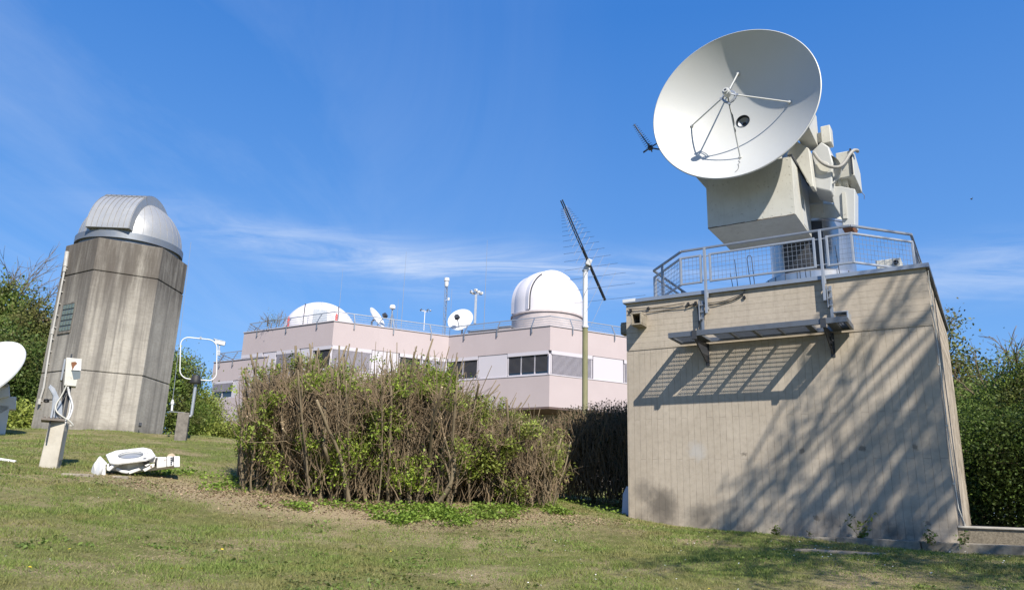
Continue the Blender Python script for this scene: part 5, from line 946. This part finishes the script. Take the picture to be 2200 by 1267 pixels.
tree('background_tree', 'distant tree line gap filler tree behind the right-hand shrubs', gb(2140, 42), 3, [blob(2140, 930, 42, 2.2, 1.6), blob(2200, 900, 42, 2.2, 1.9), blob(2080, 960, 42, 2.2, 1.6)], 9000, .2, LDARK, None, .2, .45)

# ------------------------------------------------------------------ big pruned shrubs in the middle
def topz(px, r):
    xs = [480, 500, 525, 560, 650, 720, 790, 880, 950, 1000, 1050, 1100, 1150, 1195, 1235]; ys = [940, 868, 812, 772, 750, 756, 752, 742, 772, 812, 846, 856, 880, 925, 1020]
    return zat(px, float(np.interp(px, xs, ys)), r)[2]
_tx = [(gb(px, 17.2)[0] / gb(px, 17.2)[1], px) for px in range(470, 1250, 10)]
def topx(x, y): px = float(np.interp(x / y, [a for a, _ in _tx], [b for _, b in _tx])); return topz(px, math.hypot(x, y))
def lim_l(zr): return 548 - 62 * min(1, max(0, zr) * 1.6) + RNG.normal() * 22
def lim_r(zr): return 1200 + 28 * math.sin(min(1, max(0, zr) * 1.3) * 2.6) + RNG.normal() * 20
def topn(x, y): px = float(np.interp(x / y, [a for a, _ in _tx], [b for _, b in _tx])); return topx(x, y) - .75 * max(0, float(vnoise([px / 60], [y * .8], 1.0, 17)[0]) - .35)
def shrub(label, px0, px1, r0, r1, nstem, ntwig, nleaf, leafm, stub, twigh, name='pruned_shrub'):
    cx0 = gb((px0 + px1) / 2, (r0 + r1) / 2); t = thing(name, label, 'shrub', cx0, 0); stems, cuts, twigs, L = [], [], [], []; az0, az1 = px0, px1
    for _ in range(nstem):
        px = RNG.uniform(px0, px1); r = RNG.uniform(r0, r1); bx, by, bz = gb(px, r); H = topz(px, r) - bz; lean = np.array([(px - (px0 + px1) / 2) / (px1 - px0) * .22, -.10, 1]) + RNG.normal(size=3) * np.array([.13, .15, 0])
        hh = H * (RNG.uniform(.72, 1.0) if RNG.random() < .8 else RNG.uniform(1.0, 1.13)) * stub; rad = RNG.uniform(.011, .022) if RNG.random() < .75 else RNG.uniform(.022, .034); n = 9
        P = wander((bx, by, bz - .15), lean, hh, n, .07, .03); ps = np.interp(P[:, 0] / P[:, 1], [a_ for a_, _ in _tx], [b_ for _, b_ in _tx])
        if ps.min() < 492 or ps.max() > 1228: continue
        stems.append((P, np.linspace(rad * 1.35, rad * .8, n))); cuts.append((P[-1], P[-1] - P[-2], rad * .82))
        for _2 in range(RNG.integers(1, 4)):
            s = RNG.integers(2, 7); q = wander(P[s], (P[s] - P[s - 1]) * 3 + RNG.normal(size=3) * .35, (bz + H - P[s][2]) * RNG.uniform(.55, 1.05), 7, .10, .08); rr = rad * RNG.uniform(.4, .75)
            if not 492 < np.interp(q[-1, 0] / q[-1, 1], [a_ for a_, _ in _tx], [b_ for _, b_ in _tx]) < 1228: continue
            stems.append((q, np.linspace(rr, rr * .6, 7))); cuts.append((q[-1], q[-1] - q[-2], rr * .62))
    for _ in range(nstem // 9):                          # a few gnarled old trunks that fork
        px = RNG.uniform(px0 + 15, px1 - 15); r = RNG.uniform(r0, r0 + 1.2); bx, by, bz = gb(px, r); H = topz(px, r) - bz; P = wander((bx, by, bz - .15), (RNG.normal() * .35, -.05, 1), H * RNG.uniform(.45, .6), 7, .2, .08); rad = RNG.uniform(.038, .055)
        if not 540 < np.interp(P[-1, 0] / P[-1, 1], [a_ for a_, _ in _tx], [b_ for _, b_ in _tx]) < 1190: continue
        stems.append((P, np.linspace(rad * 1.2, rad * .8, 7)))
        for _2 in range(3):
            q = wander(P[RNG.integers(3, 7)], (RNG.normal() * .45, RNG.normal() * .3, 1), H * RNG.uniform(.3, .45), 7, .16, .05)
            if 505 < np.interp(q[-1, 0] / q[-1, 1], [a_ for a_, _ in _tx], [b_ for _, b_ in _tx]) < 1205: stems.append((q, np.linspace(rad * .6, rad * .34, 7)))
    big = list(stems)
    for _ in range(ntwig):
        if RNG.random() < .72:
            P, rd = big[RNG.integers(len(big))]; s = RNG.integers(1, len(P)); p = P[s] + RNG.normal(size=3) * .02; d = np.array([0, 0, .75]) + RNG.normal(size=3) * .45
        else:
            px = RNG.uniform(px0 - 6, px1 + 6); r = RNG.uniform(r0 - .25, r1); bx, by, bz = gb(px, r); H = topz(px, r) - bz; p = np.array([bx, by, bz + H * RNG.uniform(0, .7)]); d = np.array([0, -.05, .9]) + RNG.normal(size=3) * .33
        Lg = RNG.uniform(.25, .95) * twigh; q = wander(p, d, Lg, 5, .16, .05); lim = topn(p[0], p[1]) - RNG.uniform(.05, .55); zr = (p[2] - cx0[2]) / 2.2
        ps = np.interp(q[:, 0] / q[:, 1], [a_ for a_, _ in _tx], [b_ for _, b_ in _tx])
        if q[:, 2].max() > lim or ps.min() < lim_l(zr) or ps.max() > lim_r(zr) or q[:, 2].min() < p[2] - .25: continue
        twigs.append((q, np.linspace(RNG.uniform(.005, .011), .0025, 5)))
    V, F = tubes(stems, 6); so_ = fast('stem', V, F, BARK, t); so_.data.materials.append(CUT); so_.data.polygons.foreach_set('material_index', np.concatenate([np.r_[np.zeros((len(p_) - 1) * 6, np.int32), np.ones(2, np.int32)] for p_, _ in stems]))
    V, F = tubes(twigs, 3); fast('twig', V, F, TWIGM, t)
    tips = np.concatenate([q[2:] for q, _ in twigs]); n = nleaf // 7; pick = tips[RNG.integers(len(tips), size=n * 4)]; keep = vnoise(pick[:, 0] * 1.0 + pick[:, 1] * .6, pick[:, 2], .36, 5) + .16 * RNG.random(len(pick)); pick = pick[np.argsort(-keep)[: int(n * 1.25)]]; pick = pick[RNG.permutation(len(pick))[:n]]
    C = np.repeat(pick, 7, 0) + RNG.normal(size=(n * 7, 3)) * .055; V, F = leafquads(C, .074, .5, .3, .35); fast('foliage', V, F, leafm, t); return t
shrub('leftmost pruned shrub, sparse dark bare stems at its left edge, beside the lawn', 524, 700, 15.5, 18.0, 62, 6000, 21000, LBUSH, 1.0, .95)
shrub('tallest pruned shrub in the middle with thick cut stems and green shoots', 680, 985, 14.9, 18.4, 112, 10500, 40000, LBUSH, 1.02, 1.0)
shrub('lower twiggy shrub with yellow-green shoots between the tall shrub and the dark hedge', 960, 1192, 15.5, 18.7, 66, 10500, 38000, LFRESH, .93, .8, 'twiggy_shrub')
# hedge in the shade of the block
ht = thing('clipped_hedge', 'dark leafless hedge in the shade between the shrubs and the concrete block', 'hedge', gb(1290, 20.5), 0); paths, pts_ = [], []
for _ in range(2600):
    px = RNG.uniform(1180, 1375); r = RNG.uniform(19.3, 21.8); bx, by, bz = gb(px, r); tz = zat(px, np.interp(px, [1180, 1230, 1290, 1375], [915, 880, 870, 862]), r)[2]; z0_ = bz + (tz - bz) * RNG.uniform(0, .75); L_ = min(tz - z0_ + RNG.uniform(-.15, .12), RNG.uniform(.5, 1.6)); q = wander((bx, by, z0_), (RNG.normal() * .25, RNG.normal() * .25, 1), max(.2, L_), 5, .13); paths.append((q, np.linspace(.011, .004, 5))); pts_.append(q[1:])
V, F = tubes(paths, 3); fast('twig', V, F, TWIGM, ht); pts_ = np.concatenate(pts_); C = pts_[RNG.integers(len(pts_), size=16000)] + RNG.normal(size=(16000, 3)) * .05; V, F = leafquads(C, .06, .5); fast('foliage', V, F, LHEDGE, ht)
# weeds at the foot of the block
def weed(label, px, py, h, n, sz, Y=.25):
    p = BF.y(px, py, Y); b = BM @ Vector((p.x, Y, 0)); b.z = g1(b.x, b.y) if g1(b.x, b.y) > 1.12 else 1.14; t = thing('weed', label, 'weed', b, 0); P = []; C = []
    for _ in range(max(2, n // 9)):
        q = wander(b, (RNG.normal() * .35, RNG.normal() * .3, 1), h * RNG.uniform(.5, 1), 5, .1); P.append((q, np.linspace(.006, .003, 5)))
        for k in q[1:]: C.append(k + RNG.normal(size=(3, 3)) * .035)
    V, F = tubes(P, 4); fast('stem', V, F, LGREEN if False else TWIGM, t); C = np.concatenate(C); V, F = leafquads(C, sz, .55, .2); fast('leaves', V, F, LGREEN, t)
weed('tall weed growing at the foot of the concrete wall, the largest of the wall weeds', 1853, 1150, .5, 60, .09); weed('low dark weed at the foot of the wall, left of the tall weed', 1670, 1145, .14, 45, .08); weed('leafy pale weed at the foot of the wall near its right corner', 1997, 1160, .26, 50, .07, .5); weed('small weed beside the right corner of the block on the stone step', 2070, 1172, .2, 40, .07, .6); weed('tiny weed at the wall foot right of the low dark weed', 1738, 1150, .1, 20, .05)

# ------------------------------------------------------------------ off-frame trees whose shade falls on the block, the lawn and the hedge
def wallpt(u, z, t): p = BM @ Vector((u, 0, z)); return np.array(p + sd * t)
ot = thing('overhanging_tree', 'tall half-bare tree outside the picture on the right, shading the concrete wall', 'tree', (15.5, 1.5, g1(15.5, 1.5)), 0); paths, C = [], []
T0 = np.array([15.5, 1.5, g1(15.5, 1.5) - .3]); T1 = wallpt(-2.4, 9.5, 14); P = np.linspace(T0, T1, 8) + RNG.normal(size=(8, 3)) * .05; paths.append((P, np.linspace(.35, .16, 8)))
n_l = 0
while n_l < 17:
    ue, ze = RNG.uniform(.2, 4.35), RNG.uniform(-1.2, 4.6)
    if ze > (4.45 - ue) * 1.55 + (.6 if ue < 2 else 0): continue
    ln = RNG.uniform(1.6, 4.4); an = R(RNG.uniform(38, 84)); us, zs_ = ue - ln * math.cos(an), ze + ln * math.sin(an)
    if us > -.2 and zs_ > 5.2: continue
    n_l += 1; tt_ = 14 + RNG.normal() * 1.0; m_ = 10; q = np.array([wallpt(us + (ue - us) * i / 9, zs_ + (ze - zs_) * i / 9 + .25 * math.sin(math.pi * i / 9), tt_) for i in range(m_)]) + RNG.normal(size=(m_, 3)) * .04
    a = P[RNG.integers(5, 8)]; mid_ = (a + q[0]) / 2 + np.array([0, 0, RNG.uniform(.2, .8)]); sx_ = np.linspace(0, 1, 6)[:, None]; c_ = a * (1 - sx_) ** 2 + 2 * mid_ * sx_ * (1 - sx_) + q[0] * sx_ ** 2
    paths.append((np.concatenate([c_[:-1], q]), np.concatenate([np.linspace(.034, .028, 5), np.linspace(.028, .010, m_)])))
    for i in range(1, m_):
        for _ in range(2):
            d = (q[i] - q[i - 1]) / np.linalg.norm(q[i] - q[i - 1]) + RNG.normal(size=3) * .5; b = wander(q[i], d, RNG.uniform(.25, .8), 5, .14, -.02); paths.append((b, np.linspace(.014, .006, 5)))
            if RNG.random() < .5: n_ = RNG.integers(4, 16); C.append(b[RNG.integers(1, 5, n_)] + RNG.normal(size=(n_, 3)) * .09)
for k in range(46):                                 # lower limbs whose shade lies on the lawn in front of the block
    gx_, gr_ = RNG.uniform(1430, 2260), RNG.uniform(9.0, 14.4); g_ = atr(gx_, 1200, gr_); g_.z = g1(g_.x, g_.y); e = np.array(g_ + sd * (9.5 + RNG.normal())); a = np.array(P[RNG.integers(4, 7)]); mid_ = (a + e) / 2 + np.array([0, 0, .8]); s = np.linspace(0, 1, 9)[:, None]; q = a * (1 - s) ** 2 + 2 * mid_ * s * (1 - s) + e * s ** 2 + RNG.normal(size=(9, 3)) * .08; paths.append((q, np.linspace(.06, .014, 9)))
    for i in range(5, 9):
        for _ in range(2):
            b = wander(q[i], (q[i] - q[i - 1]) + RNG.normal(size=3) * .5, RNG.uniform(.5, 1.1), 5, .12); paths.append((b, np.linspace(.016, .006, 5))); n = RNG.integers(15, 45); C.append(b[RNG.integers(1, 5, n)] + RNG.normal(size=(n, 3)) * .18)
def outside(Pn):                                     # True for points well outside the photo's field of view
    d = np.asarray(Pn) - np.array(EYE); z = d @ np.array(CF); zz2 = np.maximum(z, .01); px = PW / 2 + FPX * (d @ np.array(CR)) / zz2; py = PH / 2 - FPX * (d @ np.array(CU)) / zz2
    return (z < .5) | (px > PW + 150) | (py < -150) | (px < -150)
paths = [p_ for p_ in paths if outside(p_[0]).all()]; C = np.concatenate(C); C = C[outside(C)]
V, F = tubes(paths, 5); fast('trunk', V, F, BARK, ot); V, F = leafquads(C, .11, .5); fast('crown', V, F, LGREEN, ot)
tree('shade_tree', 'dense tree outside the picture beyond the right edge, shading the dark hedge', (18.5, 12, g1(18.5, 12)), 4.5, [((15.2, 13.6, 6.9), (1.9, 1.9, 1.8)), ((16.6, 14.6, 7.7), (2.2, 2.2, 1.8)), ((17.2, 12, 7.0), (2, 2, 1.9)), ((19, 15.5, 7.4), (2.4, 2.4, 2.0)), ((15.6, 15.3, 6.0), (1.6, 1.6, 1.2))], 34000, .17, LGREEN, None, .3, .4, shell=.1)

# ------------------------------------------------------------------ grass, litter, ground cover, flowers
def pts_lawn(n, rmin=5.2, rmax=34, p=1.55, az=37):
    r = (RNG.random(n) * (rmax ** (2 - p) - rmin ** (2 - p)) + rmin ** (2 - p)) ** (1 / (2 - p)); a = np.radians(RNG.uniform(-az, az, n)); x = r * np.sin(a); y = r * np.cos(a)
    # local block coordinates
    lx = (x - B0.x) * BU.x + (y - B0.y) * BU.y; ly = -(x - B0.x) * BU.y + (y - B0.y) * BU.x
    ok = ~((lx > -30) & (lx < 3.3) & (ly < .46) & (ly > -25)) & ~((lx > -.1) & (lx < BW + .1) & (ly < .06) & (ly > -6.3)); tx = x - HC.x; ty = y - HC.y; ok &= np.hypot(tx, ty) > 2.0
    return x[ok], y[ok], r[ok], np.degrees(a[ok])
def litter(x, y): d = np.hypot((x * .45 + 1.35), (y * 1.05 - 15.2)); return d + (vnoise(x, y, .9, 3) - .5) * 1.5
x, y, r, a = pts_lawn(600000); dry = vnoise(x, y, 1.7, 1) * .6 + vnoise(x, y, .5, 2) * .4; li = litter(x, y); under = (li < 2.2); keep = (RNG.random(len(x)) < np.clip(1.6 - dry * 1.75, .10, 1)) & ((li > 2.0 + RNG.random(len(x)) * .6) | (RNG.random(len(x)) < .22)); x, y, r, a, dry = (v[keep] for v in (x, y, r, a, dry))
def blades(x, y, r, h, w, lean):
    n = len(x); z = gz(x, y); th = RNG.uniform(0, 2 * np.pi, n); ld = RNG.uniform(0, 2 * np.pi, n); V = np.empty((n, 3, 3)); b = np.c_[x, y, z - .006]; s = np.c_[np.cos(th), np.sin(th), np.zeros(n)] * (w / 2)[:, None]
    V[:, 0] = b - s; V[:, 1] = b + s; V[:, 2] = b + np.c_[np.cos(ld) * lean * h, np.sin(ld) * lean * h, h]; return V.reshape(-1, 3), np.arange(n * 3).reshape(n, 3)
tf = vnoise(x, y, .22, 9); h = RNG.uniform(.018, .048, len(x)) * (1.25 - .5 * dry) * (.55 + 1.5 * tf ** 2 + .7 * (vnoise(x, y, .6, 10) > .7)); V, F = blades(x, y, r, h * .85, .0034 + .00062 * r, RNG.uniform(.2, 1.3, len(x)))
GR = leaf_mat('grass_blades', (.10, .160, .030), (.265, .305, .08), (.25, .235, .085), .3, .6); o = fast('grass', V, F, GR); o['kind'] = 'stuff'
x, y, r, a = pts_lawn(230000, 5.2, 24); dry = vnoise(x, y, 1.7, 1) * .6 + vnoise(x, y, .5, 2) * .4; li = litter(x, y); k = (RNG.random(len(x)) < np.clip((dry - .42) * 3.2, .05, 1)) | ((li < 2.9) & (RNG.random(len(x)) < .95)); x, y, r = x[k], y[k], r[k]
V, F = blades(x, y, r, RNG.uniform(.008, .026, len(x)), .004 + .0007 * r, RNG.uniform(1.5, 5, len(x))); ST = leaf_mat('dry_straw', (.24, .175, .10), (.56, .45, .27), (.24, .175, .10), .2, .8); o = fast('dry_grass', V, F, ST); o['kind'] = 'stuff'
# dead leaves round the shrubs
x, y, r, a = pts_lawn(110000, 9, 23, 1.0, 34); li = litter(x, y); k = li < 2.5 - RNG.random(len(x)) ** .7 * 1.8; x, y = x[k], y[k]; C = np.c_[x, y, gz(x, y) + RNG.uniform(.004, .035, len(x))]; V, F = leafquads(C, .042, .6, .85, .5); DL = leaf_mat('dead_leaves', (.14, .095, .058), (.42, .31, .20), (.26, .19, .125), .1, .8); o = fast('leaf_litter', V, F, DL); o['kind'] = 'stuff'
# green ground cover along the front of the shrubs
gx, gy = [], []
for px0, px1, y0_, y1_, n in ((800, 1115, 1086, 1110, 2000), (840, 1010, 1096, 1124, 700), (1080, 1225, 1084, 1100, 500), (560, 800, 1074, 1092, 320), (430, 570, 1012, 1052, 260), (1180, 1345, 1060, 1098, 300), (280, 420, 1005, 1016, 160)):
    m_ = int(n * 1.6); px = RNG.uniform(px0, px1, m_); py = RNG.uniform(y0_, y1_, m_)
    for q, w in zip(px, py):
        for rr in (0,):
            d = ray(float(q), float(w)); t = 15.3
            for _ in range(6): P_ = EYE + d * (t / math.hypot(d.x, d.y)); t -= 0; zz_ = CP[0, 2]
            # march along the ray to the ground
        lo, hi = 9.0, 20.0; hd = math.hypot(d.x, d.y); gx.append((d.x / hd, d.y / hd, d.z / hd))
D_ = np.array(gx); rr = np.linspace(11, 19.5, 60); hit = np.full(len(D_), np.nan)
for t in rr:
    zz_ = gz(D_[:, 0] * t, D_[:, 1] * t); m_ = np.isnan(hit) & (1.6 + D_[:, 2] * t < zz_ + .06); hit[m_] = t
ok = ~np.isnan(hit); D_, hit = D_[ok], hit[ok]; x = D_[:, 0] * hit; y = D_[:, 1] * hit; k = vnoise(x, y, .32, 11) > .33 + .35 * RNG.random(len(x)); x, y = x[k], y[k]; x = np.repeat(x, 3) + RNG.normal(size=len(x) * 3) * .06; y = np.repeat(y, 3) + RNG.normal(size=len(y) * 3) * .06
C = np.c_[x, y, gz(x, y) + np.abs(RNG.normal(size=len(x))) * .05 + .015]; V, F = leafquads(C, .062, .75, .6, .2); o = fast('ivy_ground_cover', V, F, IVY); o['kind'] = 'stuff'
# broad weeds scattered in the lawn, daisies, dandelions
x, y, r, a = pts_lawn(2600, 6, 22); k = vnoise(x, y, 1.1, 21) > .62; x, y = x[k], y[k]; x = np.repeat(x, 9) + RNG.normal(size=len(x) * 9) * .05; y = np.repeat(y, 9) + RNG.normal(size=len(y) * 9) * .05; C = np.c_[x, y, gz(x, y) + .02]; V, F = leafquads(C, .05, .5, .7, .2); o = fast('lawn_weeds', V, F, LGREEN); o['kind'] = 'stuff'
def flowers(name, n, mat, size, hmin, hmax, azr):
    x, y, r, a = pts_lawn(n * 5, 7.2, 15.5, 1.2); k = (vnoise(x, y, .9, 31) > .5) & (a > azr[0]) & (a < azr[1]); x, y = x[k][:n], y[k][:n]; z = gz(x, y) + RNG.uniform(hmin, hmax, len(x)); V, F = [], []
    for i in range(len(x)):
        b = len(V); nn_ = 7; tl = RNG.normal(size=2) * .3
        for q in range(nn_): an = 2 * np.pi * q / nn_; V.append((x[i] + math.cos(an) * size, y[i] + math.sin(an) * size, z[i] + size * (math.cos(an) * tl[0] + math.sin(an) * tl[1])))
        V.append((x[i], y[i], z[i] + size * .35))
        for q in range(nn_): F.append((b + q, b + (q + 1) % nn_, b + nn_))
    o = fast(name, np.array(V), np.array(F), mat); o['kind'] = 'stuff'
flowers('daisies', 130, paint('daisy_petals', (.80, .78, .74), .7), .009, .02, .05, (2, 36)); flowers('daisies_by_shrub', 14, paint('daisy_petals_far', (.80, .78, .74), .7), .009, .02, .05, (-34, 2)); flowers('dandelions', 12, paint('dandelion_yellow', (.75, .55, .02), .7), .016, .03, .06, (-33, 35))
